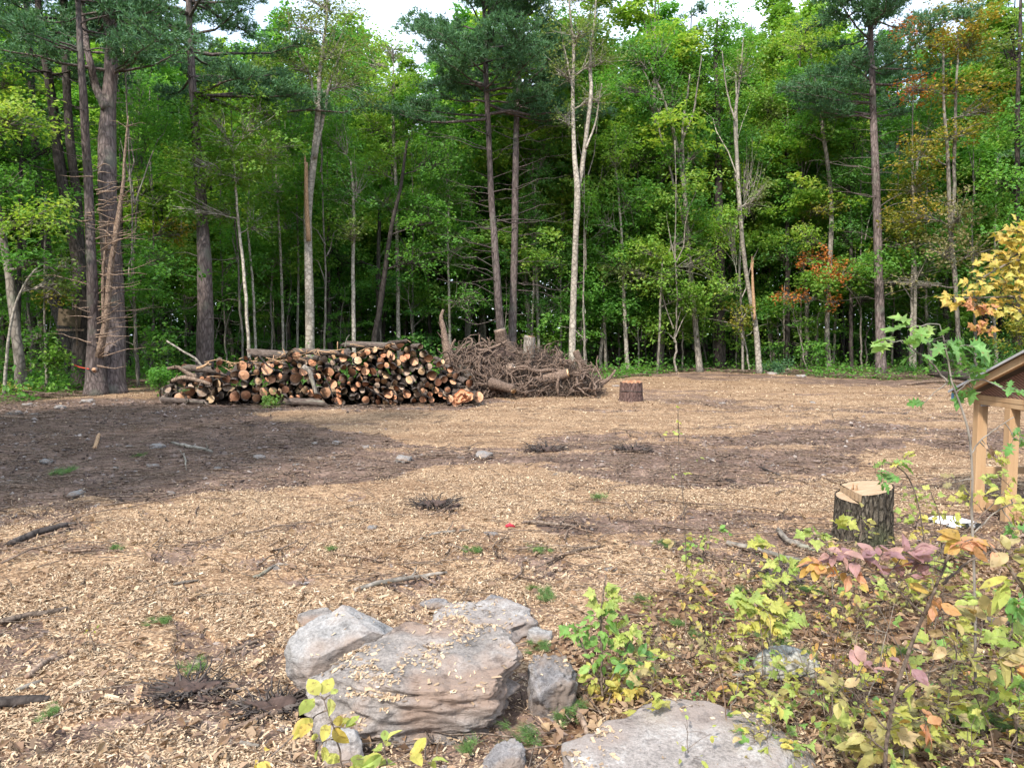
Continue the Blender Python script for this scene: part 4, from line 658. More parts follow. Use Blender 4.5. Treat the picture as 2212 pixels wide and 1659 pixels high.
LG += [(a / 5.53 + 700, b / 5.53 + 720, c / 5.53, t) for a, b, c, t in [
 (330,390,48,'o'),(205,385,28,'p'),(580,360,38,'o'),(625,322,36,'o'),(705,292,42,'p'),(875,255,32,'p'),(922,243,24,'p'),(1130,185,28,'p'),(1085,188,16,'o'),(1270,255,34,'p'),(1115,295,36,'p'),(1185,343,38,'p'),(1310,345,42,'p'),(815,355,34,'o'),(880,345,44,'o'),(930,385,34,'o'),(1065,400,40,'o'),(1105,370,42,'o'),(1200,435,52,'o'),(1000,452,38,'p'),(1095,465,46,'g'),(915,425,30,'o'),(510,425,45,'p'),(650,438,30,'p'),(680,375,28,'p'),(200,450,34,'g'),(335,510,34,'p'),(405,498,30,'p'),(520,510,34,'o'),(605,480,32,'o'),(790,430,40,'o'),(785,490,38,'o'),(858,483,30,'o'),(943,495,44,'o'),(1025,556,34,'p'),(1100,560,48,'g'),(1170,525,36,'g'),(1265,495,34,'g'),(1315,442,28,'g'),(1380,500,38,'g'),(1290,558,40,'p'),(1375,400,45,'o'),(1545,438,24,'p'),(1500,470,35,'o'),(1640,535,34,'o'),(1635,605,28,'p'),(1705,615,38,'o'),(1880,632,22,'p'),(1410,605,56,'o'),(1565,655,42,'o'),(1490,690,46,'o'),(1675,685,28,'o'),(1875,705,46,'o'),(1610,785,34,'o'),(1980,870,62,'o'),(1635,893,42,'o'),(1570,865,26,'o'),(1590,840,20,'o'),(1520,840,28,'o'),(1460,788,36,'o'),(1390,840,32,'o'),(1305,900,40,'o'),(1410,905,34,'o'),(1410,745,34,'p'),(1355,720,36,'o'),(1280,745,44,'g'),(1190,645,38,'g'),(1325,665,30,'p'),(1205,780,28,'p'),(1305,795,28,'o'),(1110,840,46,'o'),(1080,805,28,'o'),(1190,920,34,'o'),(1240,840,40,'g'),(1185,720,35,'g'),(1140,660,40,'p'),(600,555,48,'o'),(690,560,44,'o'),(440,570,46,'o'),(270,620,42,'o'),(330,650,50,'o'),(150,570,58,'o'),(150,655,32,'o'),(80,610,28,'p'),(20,620,35,'o'),(45,680,32,'o'),(205,715,46,'o'),(425,650,26,'p'),(530,645,36,'o'),(400,703,20,'o'),(515,720,30,'o'),(465,760,38,'o'),(325,740,30,'o'),(345,795,36,'p'),(275,785,32,'o'),(110,820,62,'o'),(20,860,45,'o'),(275,840,32,'o'),(440,870,40,'g'),(605,908,42,'o'),(605,710,36,'o'),(750,665,28,'o'),(830,680,36,'p'),(885,720,34,'g'),(955,700,38,'p'),(1045,735,38,'g'),(980,765,32,'o'),(830,770,28,'p'),(875,825,52,'o'),(785,865,40,'o'),(680,830,44,'g'),(755,935,34,'o'),(850,930,34,'p'),(900,930,28,'o'),(955,875,26,'o'),(970,930,28,'o'),(1030,905,34,'g'),(790,575,34,'g'),(850,600,36,'p'),(930,640,28,'g'),(940,575,26,'g'),(995,625,36,'g'),(745,725,28,'g'),(600,640,26,'g'),(560,780,35,'g'),(690,895,28,'g'),(500,860,34,'g')]]
rg = np.random.default_rng(31)
def logmesh(seed):
    r_ = np.random.default_rng(seed); P = wob(np.linspace([0, 0, 0], [0, 0, -1], 16), .012, r_) * [6, 6, 1] * [.3, .3, 1]; P[0] = 0; V, F = tube(P * [1, 1, 1], np.linspace(1, 1.0 + r_.uniform(-.12, .15), 16), 18, .09, cap=False, seed=seed)
    # knots
    for k in range(3):
        z = -r_.uniform(.1, .9); a = r_.uniform(0, 6.28); c = np.array([math.cos(a), math.sin(a), 0]); d = np.linalg.norm((V - (c + [0, 0, z])) * [1, 1, 14], axis=1); V = V + (c * .25)[None] * np.exp(-(d / .45) ** 2)[:, None]
    me_ = mesh_np('bark', V, F[:1], [0]); me_.materials.append(BM['log'])
    th = np.arange(18) / 18 * 2 * math.pi; ring = V[:18]; rr = [ring * s * [1, 1, 0] + [0, 0, .012 * (1 - s) - .004] for s in (1.0, .8, .5, .2)]; CV = np.vstack(rr + [[[0, 0, .01]]]); CF = []
    i = np.arange(18); j = (i + 1) % 18
    for q in range(3): CF.append(np.stack([q * 18 + i, q * 18 + j, (q + 1) * 18 + j, (q + 1) * 18 + i], -1))
    CF.append(np.stack([54 + i, 54 + j, np.full(18, 72)], -1))
    return me_, CV, CF
LT = [logmesh(s) for s in range(8)]; cutm = {}
for q, (me_, CV, CF) in enumerate(LT):
    for t_, mt in (('o', 'orange'), ('p', 'pale'), ('g', 'grey')):
        c = mesh_np('cut_face', CV, CF, [0] * 4, False); c.materials.append(CUT[mt]); cutm[q, t_] = c
THIN = {'thin': 0, 'middling': 1, 'thick': 2}
def add_log(c, r, L, d, tone, lb, grp, q=None):
    q = rg.integers(8) if q is None else q; root = thing('log', lb, 'log', c, 0, grp); root.rotation_euler = Vector(d).to_track_quat('Z', 'Y').to_euler(); root.rotation_euler.rotate_axis('Z', rg.uniform(0, 6.28)); root.scale = (r, r, L)
    a = bpy.data.objects.new('bark', LT[q][0]); COL.objects.link(a); a.parent = root
    f = bpy.data.objects.new('cut_face', cutm[q, tone]); COL.objects.link(f); f.parent = root; f.rotation_euler = (rg.normal() * .04, rg.normal() * .04, 0)
    f2 = bpy.data.objects.new('cut_face', cutm[q, tone]); COL.objects.link(f2); f2.parent = root; f2.location = (0, 0, -1); f2.rotation_euler = (math.pi, 0, 0)
    return root
def logpos(px, py, back=0.0):
    px, py = px * .97574, py * .97574; Y = 17.75 + np.interp(px, [330, 700, 1050], [.1, 0, -.25]); p0 = W(px, py, Y)
    for _ in range(4): p0 = W(px, py, Y + max(0, p0[2]) * .42 + back)
    return p0
used = {}
def loglabel(px, py, r, tone, rgn_extra=''):
    X = px * .97574; sz = 'thin' if r < .065 else 'thick' if r > .105 else 'middling'; tn = {'o': 'orange', 'p': 'pale tan', 'g': 'greyed'}[tone]
    fx = 'left end' if X < 520 else 'left half' if X < 680 else 'middle' if X < 800 else 'right half' if X < 920 else 'right end'
    top = np.interp(X, [330, 430, 640, 700, 860, 900, 960, 1050], [800, 775, 755, 748, 736, 742, 790, 850]); f = (py * .97574 - top) / (870 - top); fy = 'top' if f < .3 else 'middle' if f < .68 else 'bottom'
    return f"{sz} log with {tn} cut end in the {fy} of the pile's {fx}", f"logs in the {fy} of the pile's {fx}"
taken = []
for k, (px, py, r, tn) in enumerate(LG):
    Y = 17.75; rad = r * .97574 * pxm(Y + .3) * 1.06; back = rg.uniform(-.05, .05) + (.10 if tn == 'g' else 0) ; c = logpos(px, py, back); X = px * .97574
    a = math.radians(np.interp(X, [340, 430, 600, 1040], [40, 23, 15, 8]) + rg.normal() * 2.0 + (8 if py < 768 and X < 900 else 0)); d = (math.sin(a), -math.cos(a), rg.normal() * .02 + (.06 if py < 775 else .01))
    lb, gp = loglabel(px, py, rad, tn); L = rg.uniform(2.3, 3.2) if rad > .05 else rg.uniform(1.6, 2.4)
    if X > 900: L *= .75
    c[2] = max(c[2], rad * .9); taken.append((X, py * .97574, r)); add_log(c, rad, L, d, tn, lb, gp)
# logs further in, seen in the gaps
TOP = ([330, 380, 430, 500, 560, 640, 700, 760, 860, 900, 960, 1000, 1040], [845, 800, 790, 785, 775, 765, 758, 752, 745, 752, 795, 812, 850])
n_ = 0
for it in range(6000):
    X = rg.uniform(350, 1035); y = rg.uniform(745, 866); r = rg.uniform(4.2, 8.5)
    if y - r < np.interp(X, *TOP) + 4: continue
    if any((X - a) ** 2 + (y - b) ** 2 < (r * .72 + c * .72) ** 2 for a, b, c in taken): continue
    taken.append((X, y, r)); px, py = X / .97574, y / .97574; rad = r * pxm(18.2); c = logpos(px, py, rg.uniform(.12, .28)); a = math.radians(20 + rg.normal() * 2); tn = rg.choice(['o', 'g', 'g']); lb, gp = loglabel(px, py, rad, tn); add_log(c, rad, 2.0, (math.sin(a), -math.cos(a), 0), tn, lb.replace('log with', 'recessed log with'), gp + ', set back'); n_ += 1
    if n_ > 45: break
# logs lying nearly sideways on top and at the left end
for (x1, y1, r, ang, L, lb) in [(640, 768, 9, 50, 1.9, 'rough log lying sideways on top beside the largest pale cut end'), (860, 748, 8, 46, 2.2, 'bark covered log along the crest of the pile'), (740, 762, 7, 55, 1.8, 'knotty log lying sideways in the dip between both humps'), (470, 800, 8, 48, 1.8, 'split barked log over the left end stack'), (700, 874, 8, 80, 1.1, 'short grey log lying on the ground before the pile'), (445, 868, 5, 70, 1.2, 'thin grey log on the ground at the left end of the pile')]:
    rad = r * pxm(18); c = logpos(x1 / .97574, y1 / .97574, -.05 if y1 < 860 else -.35); c[2] = max(c[2], rad); a = math.radians(ang); add_log(c, rad, L, (math.sin(a), -math.cos(a), -.02), 'o' if ang < 70 else 'g', lb, None)
# big misshapen butt log at the lower right
g = Geo(); c = logpos(1785 / 5.53 + 700, 855 / 5.53 + 720, -.05); th = np.arange(22) / 22 * 6.283; rr = (.215 + .05 * np.sin(th * 2 + .6) + .035 * np.sin(th * 3 + 2) + .02 * np.sin(th * 5)); dv = np.array([-.4, .9, .02])
ringV = np.stack([np.cos(th) * rr * 1.05, np.zeros(22), np.sin(th) * rr * .95], -1); c[2] = .20
VV = np.vstack([ringV, ringV * .95 + dv * .5, ringV * .8 + dv * 1.6]) + c; i = np.arange(22); j = (i + 1) % 22
root = thing('log', 'largest misshapen butt log with a torn orange end at the right foot of the pile', 'log', c)
g.add(VV, [np.stack([i, j, 22 + j, 22 + i], -1)[:, ::-1], np.stack([22 + i, 22 + j, 44 + j, 44 + i], -1)[:, ::-1]]); g.build('bark', BM['log'], root, c)
rings = [np.vstack([ringV * s + [0, .05 * math.sin(9 * s) - .03 + 0 * s, 0] for s in (1, .8, .55, .3)])]; V = np.vstack(rings + [[[0, -.02, 0]]]); V[:, 1] += .05 * (vn(V[:, 0] * 9, V[:, 2] * 9, 3) - .5) * (np.hypot(V[:, 0], V[:, 2]) < .2) + np.where((V[:, 2] > -.02 + .1 * np.sin(V[:, 0] * 20)) , -.03, .04)
F = [np.stack([q * 22 + i, q * 22 + j, (q + 1) * 22 + j, (q + 1) * 22 + i], -1) for q in range(3)] + [np.stack([66 + i, 66 + j, np.full(22, 88)], -1)]
g = Geo(); g.add(V + c, F); g.build('cut_face', simplemat('torn_orange_wood', [(.34, .12, .06), (.58, .27, .14), (.66, .38, .22)], 7, .8, .6), root, c, smooth=False)
# split branches and slash on top of the pile
def branch(name, label, cat, pts, mat, Yd=None, group=None, side=0, seed=0, k=7, gr=False, ww=None):
    """pts: (px,py,width px); Yd distance, or None to lie on the ground"""
    rg = np.random.default_rng(seed + 500); P = []
    for q, (a, b, c) in enumerate(pts):
        if Yd is None:
            x, y = G(a, b); r = c * pxm(y) / 2; P.append([x, y, gzs(x, y) + r * .9 + .012, r])
        else: P.append(np.r_[W(a, b, Yd + (ww[q] if ww else 0)), c * pxm(Yd) / 2])
    Q = spl(np.array(P), max(8, 4 * len(P))); pp = wob(Q[:, :3], .012 * np.linalg.norm(Q[-1, :3] - Q[0, :3]), rg) if side >= 0 else Q[:, :3]; base = pp[len(pp) // 2].copy(); g = Geo(); g.add(*tube(pp, np.maximum(Q[:, 3], .002), k, .12, seed=seed))
    L = np.linalg.norm(Q[-1, :3] - Q[0, :3])
    for s in range(max(0, side)):
        i = rg.integers(2, len(pp) - 2); d = nrm(pp[i + 1] - pp[i]); e = nrm(d * .6 + rg.normal(size=3) * [.8, .8, .5] + [0, 0, .25]) * L * rg.uniform(.12, .3); limb(g, pp[i], pp[i] + e, Q[i, 3] * .5, .0015, rg, 4, .03, 5)
    o = g.build(name, mat, None, base); tag(o, label, cat, group); return o
for q, (lb, pts, mt, dz, sd) in enumerate([
    ('crooked bare branch poking up at the far left end of the log pile', [(362, 795, 7), (385, 792, 8), (405, 805, 9), (425, 815, 10)], 'dead', 17.9, 3), ('forked stub branch under the crooked one at the left end of the pile', [(372, 822, 9), (395, 815, 10), (430, 822, 9), (455, 830, 8)], 'dead', 17.8, 3),
    ('grey knobbly branch hanging down over the pile front', [(655, 790, 11), (668, 800, 11), (676, 825, 9), (683, 850, 8)], 'grey', 17.55, 4), ('thin dead branch rising from behind the pile at left', [(360, 735, 4), (390, 755, 4), (420, 772, 5), (440, 795, 5)], 'pale', 18.8, 2),
    ('dark bent twig over the big pale cut end', [(560, 768, 3), (570, 780, 4), (580, 790, 4), (595, 800, 3)], 'dark', 17.7, 2), 
    ('orange split stick on the left shoulder of the pile', [(425, 795, 6), (440, 790, 6), (452, 782, 4)], 'splint', 17.8, 2), ('pale broken twig standing on the crest left of the hump', [(745, 750, 3), (750, 730, 2), (756, 722, 1)], 'grey', 18.6, 1),
    ('thin twig draped down the right half of the pile', [(790, 835, 2), (815, 850, 3), (840, 868, 2)], 'dark', 17.4, 3), ('curved twig hanging in the pile middle', [(700, 810, 2), (712, 835, 3), (720, 860, 2)], 'dark', 17.4, 3)]): branch('branch', lb, 'branch', pts, BM[mt], dz, 'loose branches on the log pile', sd, q)
g = Geo(); rg = np.random.default_rng(8)
for k in range(90):
    X = rg.uniform(430, 860); y = np.interp(X, *TOP) + rg.uniform(-10, 14) if rg.uniform() < .8 else rg.uniform(780, 860); c = W(X, y, 18.0 + rg.uniform(-.1, .5)); d = rg.normal(size=3) * [1, .6, .35]; g.add(*tube([c - d * .1, c + d * .05, c + d * .18], [.012, .011, .003], 4))
o = g.build('bark_scraps', BM['splint']); tag(o, 'split orange wood scraps and bark strewn over the log pile', 'bark scraps', kind='stuff')
print('logs', time.time() - T0, len(bpy.data.objects))

# ------------------------------------------------------------------ root pile
def rootball(label, c, axis, r, L, nroots, rl, seed, mat='root', cut='orange', bulge=1.6, cat='root stump'):
    rg = np.random.default_rng(seed); c = np.array(c, float); ax = nrm(np.array(axis, float)); root = thing('root_stump', label, cat, (c[0], c[1], gzs(c[0], c[1])), 0, 'uprooted stumps in the root pile'); O = np.array(root.location)
    n = 16; t = np.linspace(0, 1, n); P = wob(c + ax * (t[:, None] * L), .02, rg); g = Geo(); g.add(*tube(P, r * (1 + (bulge - 1) * np.exp(-t * 4)) , 16, .16, seed=seed)); g.build('trunk', BM[mat], root, O)
    u = nrm(np.cross(ax, [.3, .2, 1])); v = np.cross(ax, u); g = Geo()
    for k in range(nroots):
        a = rg.uniform(0, 6.28); o_ = c + (u * math.cos(a) + v * math.sin(a)) * r * bulge * .7; d = nrm(u * math.cos(a) + v * math.sin(a) - ax * rg.uniform(0, .7) + rg.normal(size=3) * .3); l = rl * rg.uniform(.4, 1.1); m_ = 9
        Q = wob(o_ + d * np.linspace(0, l, m_)[:, None], l * .16, rg); Q[:, 2] -= np.linspace(0, 1, m_) ** 2 * l * .25; Q[:, 2] = np.maximum(Q[:, 2], .03); r0 = rg.uniform(.012, .04) * (r / .12); g.add(*tube(Q, np.linspace(r0, .004, m_), 5, .1))
        for b in range(4): i = rg.integers(2, 8); e = Q[i] + rg.normal(size=3) * l * .28; e[2] = max(e[2], .03); limb(g, Q[i], e, r0 * .4, .003, rg, 4, 0, 6, .15)
    g.build('roots', BM['root'], root, O)
    if cut:
        f = Geo(); f.add(*tube([[0, 0, 0], [0, 0, .006]], [.97, .97], 16)); h = f.build('cut_face', CUT[cut], root); h.location = Vector(P[-1] - O); h.rotation_euler = Vector(ax).to_track_quat('Z', 'Y').to_euler(); h.scale = (r, r, 1)
    return root
Yr = 20.8; mr = pxm(Yr)
rootball('uprooted stump with a rounded grey head on top of the root pile', W(1092, 762, Yr + .6), (-.25, -.25, 1), .17, .72, 22, 1.4, 1, 'root', 'grey', 2.2)
rootball('squared off post like stump on the crest of the root pile', W(1142, 775, Yr + .5), (0.05, -.05, 1), .155, .66, 14, 1.1, 2, 'grey', 'orange', 1.2)
rootball('upside down pale stump behind the right end of the log pile', W(1008, 790, Yr - .3), (.05, -.2, -1), .16, .75, 20, 1.1, 3, 'grey', 'grey', 1.5)
rootball('broken stump pointing right with a torn pale end in the root pile', W(1165, 822, Yr - .5), (1, -.35, .3), .12, .85, 24, 1.2, 4, 'root', 'fresh', 1.6)
rootball('stump lying low with its trunk towards the clearing at the foot of the root pile', W(1062, 828, Yr - 1.0), (1, -.9, -.2), .11, .8, 26, 1.1, 5, 'root', 'pale', 1.7)
rootball('upturned stump leaning at the right end of the root pile', W(1282, 842, Yr + .6), (-.45, .1, 1), .10, 1.25, 12, .6, 6, 'root', 'pale', 1.3)
rootball('small stump with pale split face near the right end of the root pile', W(1230, 838, Yr + .2), (.6, -.5, .3), .12, .5, 16, .8, 7, 'root', 'orange', 1.6)
rootball('root stump buried in the middle of the root pile', W(1100, 810, Yr), (.1, -.9, .5), .14, .5, 30, 1.3, 8, 'root', 'grey', 1.9)
rootball('root stump with drooping roots near the right shoulder of the root pile', W(1200, 790, Yr + .6), (.3, .2, 1), .10, .45, 24, 1.1, 9, 'root', 'grey', 1.9)
for q, (lb, pts, dz, sd) in enumerate([
    ('tall curved upturned root standing at the left of the root pile', [(985, 812, 22), (972, 775, 24), (963, 740, 17), (957, 705, 11), (953, 685, 8), (958, 668, 5)], Yr - .2, 3), ('thin fork of the tall curved root at left', [(968, 765, 8), (976, 745, 6), (984, 732, 4)], Yr - .2, 0),
    ('arching root across the upper left of the root pile', [(985, 760, 7), (1010, 752, 8), (1040, 756, 7), (1075, 745, 6), (1095, 735, 4)], Yr + .1, 4), ('long sinuous root lying across the middle of the root pile', [(1105, 795, 5), (1130, 790, 7), (1160, 800, 8), (1190, 797, 8), (1215, 800, 5)], Yr - .7, 5),
    ('pale straight stick standing on the crest of the root pile', [(1037, 775, 4), (1036, 745, 4), (1036, 722, 3)], Yr + .3, 0), ('peeled upright root under the crest at left of the root pile', [(1036, 800, 8), (1034, 778, 7), (1032, 768, 7)], Yr - .6, 0),
    ('fallen trunk lying along the ground at the right end of the root pile', [(1272, 832, 12), (1300, 828, 11), (1318, 815, 8), (1330, 798, 4)], Yr + .8, 3), ('leaning barked pole at the right end of the root pile', [(1248, 790, 5), (1262, 805, 11), (1276, 828, 12), (1284, 845, 10)], Yr - .1, 3),
    ('bent root rising above the crest near the round headed stump', [(1062, 760, 4), (1058, 738, 4), (1052, 728, 2)], Yr + .5, 3), ('upright broken root right of the middle of the pile', [(1206, 850, 6), (1204, 830, 7), (1208, 812, 6)], Yr - .9, 2),
    ('dark bent root near the right shoulder of the root pile', [(1225, 815, 9), (1232, 790, 9), (1229, 775, 8)], Yr + .1, 4), ('curving root trailing off the right end of the root pile', [(1240, 775, 5), (1262, 785, 5), (1290, 800, 5), (1297, 795, 3)], Yr + .6, 4)]): branch('uprooted_root', lb, 'root', pts, BM['root'], dz, 'large roots in the root pile', sd, 60 + q)
g = Geo(); rg = np.random.default_rng(66); OUT = ([950, 975, 1010, 1050, 1090, 1140, 1190, 1225, 1250, 1280, 1300], [790, 762, 752, 744, 748, 752, 760, 782, 792, 812, 838])
for k in range(3300):
    X = rg.uniform(955, 1296); tp = np.interp(X, *OUT); y = tp + (852 - tp) * rg.uniform(0, 1) ** .9 - 3; f = (852 - y) / 110; Y = Yr - 1.1 + 1.5 * f + rg.uniform(0, 1) ** 2 * 1.3 + (X > 1240) * .4; c = W(X, y, Y)
    l = rg.uniform(.12, .62); d = nrm(rg.normal(size=3) * [1, .7, .8] + [0, -.2, -.1]); Q = wob(c + d * np.linspace(-.5, .5, 6)[:, None] * l, l * .22, rg); Q[:, 2] = np.maximum(Q[:, 2], .02); tt_ = tube(Q, np.linspace(1, .3, 6) * rg.choice([.005, .007, .012, .02], p=[.45, .35, .15, .05]), 4, cap=False); g.add(tt_[0], tt_[1], int(rg.choice(4, p=[.4, .25, .2, .15])))
for k in range(110):
    X = rg.uniform(960, 1285); tp = np.interp(X, *OUT); y = rg.uniform(tp - 4, 845); c = W(X, y, Yr - 1.15 + 1.3 * (852 - y) / 110); l = rg.uniform(.4, 1.2); d = nrm(rg.normal(size=3) * [1, .5, .7]); Q = wob(c + d * np.linspace(-.5, .5, 9)[:, None] * l, l * .2, rg); Q[:, 2] = np.maximum(Q[:, 2], .03); g.add(*tube(Q, np.linspace(1, .35, 9) * rg.uniform(.018, .04), 6, .15, cap=True))
o = g.build('tangled_roots', [BM['root'], BM['twig'], BM['dark'], BM['dead']]); tag(o, 'tangle of thin reddish brown roots heaped in the root pile', 'tangled roots', kind='stuff')
# earth heap carrying the tangle
def blobmesh(name, label, cat, c, r, mat, seed, sub=5, cuts=(), amp=.16, f0=1.6, oc=5, rot=0, strata=0, group=None, kind=None, squ=1.0, ridg=0, part=None, facets=0):
    import bmesh
    bm = bmesh.new(); bmesh.ops.create_icosphere(bm, subdivisions=sub, radius=1); V = np.array([v.co[:] for v in bm.verts]); F = np.array([[v.index for v in f.verts] for f in bm.faces]); bm.free()
    V = np.sign(V) * np.abs(V) ** squ
    if facets:
        r_ = np.random.default_rng(seed * 13 + 1); fc_ = [(*(r_.normal(size=3) * [1, 1, .6]), r_.uniform(.74, .93)) for _ in range(facets)]
    else: fc_ = []
    for nx, ny, nz_, d in list(cuts) + fc_:
        n_ = nrm(np.array([nx, ny, nz_], float)); h = V @ n_ - d; V = V - np.where(h > 0, h * .93, 0)[:, None] * n_
    off = Vector((seed * 3.1, seed * 1.7, seed * .9)); D = np.zeros(len(V)); 
    for k, p_ in enumerate(V):
        q = Vector(p_); D[k] = mnoise.fractal(q * f0 + off, .85, 2.1, oc) * amp
        if f0 and sub >= 5 and ridg: D[k] += (mnoise.ridged_multi_fractal(Vector((q.x, q.y, q.z * 2.6)) * f0 * 1.6 + off, .9, 2.2, 5, 1.0, 2.0) - 1.2) * ridg * .35
        if ridg: D[k] += (abs(mnoise.noise(q * f0 * 2.2 + off)) - .25) * ridg
        if strata: D[k] += strata * (abs(math.sin(q.z * 14 + q.x * 2.5 + 3 * mnoise.noise(q * 2 + off))) - .5) * max(0, -q.y + .2)
    V = V * (1 + D)[:, None] * np.array(r); ca_, sa_ = math.cos(rot), math.sin(rot); V[:, 0], V[:, 1] = V[:, 0] * ca_ - V[:, 1] * sa_, V[:, 0] * sa_ + V[:, 1] * ca_
    me_ = mesh_np(name, V, [F], [0]); me_.materials.append(mat); o = bpy.data.objects.new(name, me_); COL.objects.link(o); o.location = c; tag(o, label, cat, group, kind); return o
SOILM = simplemat('dark_earth', [(.035, .024, .02), (.07, .046, .038), (.12, .08, .066)], 14, .95, .8)
c = W(1085, 850, Yr + .5); blobmesh('earth_heap', 'dark earth heap under the tangled roots', 'earth heap', (c[0], Yr + .75, .25), (1.75, .95, 1.0), SOILM, 3, 5, amp=.3)
c = W(1235, 850, Yr + .8); blobmesh('earth_heap', 'low earth heap under the right end of the root pile', 'earth heap', (c[0], Yr + 1.3, .1), (.55, .5, .6), SOILM, 5, 4, amp=.3)

# ------------------------------------------------------------------ stumps
def polar_stump(root, O, R, H, nseg, nh, mat, groove, seed, topf, flare=.25, lean=(0, 0), name='bark'):
    th = np.arange(nseg) / nseg * 2 * math.pi; zz = np.linspace(-.06, 1, nh)[:, None]
    rad = R * (1 + flare * np.exp(-np.maximum(zz, 0) * 4) * (1 + .6 * np.sin(th * 4 + seed)[None] + .3 * np.sin(th * 7 + 1)[None]) * .8 + .06 * (vn(np.cos(th) * 2 + 9, np.sin(th) * 2 + 9, seed)[None] - .5))
    gr = np.abs(fb(th[None] * R * 60 + 1.5 * vn(th[None] * 4, zz * 7, seed + 3), zz * H * 9 + 0 * th[None], 3, seed) - .5); gr = np.where(th[None] > 6.1, gr * 0 + .1, gr); rad = rad + groove * (np.clip(gr * 5, 0, 1) - .6)
    top = topf(np.cos(th), np.sin(th)) ; Z = np.minimum(zz * H, top[None]); x = rad * np.cos(th)[None] + lean[0] * Z; y = rad * np.sin(th)[None] + lean[1] * Z
    V = np.stack([x, y, Z], -1).reshape(-1, 3); i = np.arange(nh - 1)[:, None] * nseg; j = np.arange(nseg)[None]; j2 = (j + 1) % nseg; g = Geo(); g.add(V, np.stack([i + j, i + j2, i + nseg + j2, i + nseg + j], -1).reshape(-1, 4)); g.build(name, mat, root)
    return V.reshape(nh, nseg, 3)[-1]
cx, cy = G(1862, 1182); cx *= (cy + .2) / cy; cy += .2
root = thing('tree_stump', 'near dark bark stump with a fresh tan cut top stepped down at its left', 'stump', (cx, cy, gzs(cx, cy)))
m6 = pxm(cy); Rn = 58 * m6; Hn = .45
def topn(c, s): return np.where(c < -.50, Hn * .80 + .02 * s, Hn - .012 + .035 * c + .01 * s)
ring = polar_stump(root, None, Rn, Hn * 1.05, 260, 70, BM['stump'], .011, 3, topn, .10)
g = Geo()
for lo in (0, 1):                      # two cut planes with the step between them
    N = 60; a = np.linspace(-1, 1, N); X, Yg = np.meshgrid(a, a, indexing='ij'); ins = np.hypot(X, Yg) < .985
    sel = (X < -.50) if lo else (X >= -.50); 
    V = np.stack([X * Rn, Yg * Rn, (Hn * .80 + .02 * Yg - .004 if lo else Hn - .014 + .035 * X + .01 * Yg) + .004 * (vn(X * 9, Yg * 30, 4 + lo) - .5)], -1)
    ok_ = ins & sel; idx = np.arange(N * N).reshape(N, N); q = ok_[:-1, :-1] & ok_[1:, :-1] & ok_[1:, 1:] & ok_[:-1, 1:]; F = np.stack([idx[:-1, :-1][q], idx[1:, :-1][q], idx[1:, 1:][q], idx[:-1, 1:][q]], -1); g.add(V.reshape(-1, 3), F)
xs = -.50 * Rn; ys = math.sqrt(1 - .25) * Rn; yy = np.linspace(-ys, ys, 24); V = np.concatenate([np.stack([np.full(24, xs + .002), yy, np.full(24, Hn * .78)], -1), np.stack([xs + .006 * np.sin(yy * 90), yy, np.full(24, Hn - .014 - .018)], -1)]); i = np.arange(23); g.add(V, np.stack([i, i + 1, 24 + i + 1, 24 + i], -1))
g.build('cut_face', simplemat('fresh_cut', [(.27, .17, .10), (.36, .245, .15), (.41, .30, .20)], 20, .8, .3, (.3, 3, 1)), root)
g = Geo()
for k in range(2): x_ = -.42 * Rn + k * .02; g.add(*tube([[x_, -.02 * k, Hn - .03], [x_ + .004, -.02 * k, Hn + .03 - .004 * k]], [.012, .003], 4))
g.build('splinter', BM['splint'], root)
fx_, fy_ = G(1363, 868); fx_ *= (fy_ + .2) / fy_; fy_ += .2
root = thing('tree_stump', 'weathered reddish stump with a scorched double ring standing alone in the clearing', 'stump', (fx_, fy_, gzs(fx_, fy_))); mf = pxm(fy_); Rf = 23 * mf
def topf(c, s): return .50 + .05 * np.maximum(0, c * .3 + s * .8) + .012 * np.sin(c * 17)
ring = polar_stump(root, None, Rf, .62, 150, 46, BM['redstump'], .018, 8, topf, .16)
g = Geo(); th = np.arange(150) / 150 * 6.283; i = np.arange(150); j = (i + 1) % 150; inner = ring * [.86, .86, 1]; fl_ = ring * [.84, .84, 0] + [0, 0, .455]
g.add(np.vstack([ring, inner, fl_, [[0, 0, .45]]]), [np.stack([i, j, 150 + j, 150 + i], -1), np.stack([150 + i, 150 + j, 300 + j, 300 + i], -1), np.stack([300 + i, 300 + j, np.full(150, 450)], -1)]); g.build('cut_face', simplemat('red_rotten_wood', [(.18, .08, .045), (.32, .16, .09), (.44, .29, .18)], 9, .85, .5), root)
g = Geo(); tt = np.linspace(0, 6.283, 80); g.add(*tube(np.stack([np.cos(tt) * Rf * 1.035, np.sin(tt) * Rf * 1.035, .29 + .012 * np.sin(tt * 3 + 1)], -1), .012, 5, .3, cap=False)); g.build('saw_line', BM['dark'], root)
print('stumps', time.time() - T0)

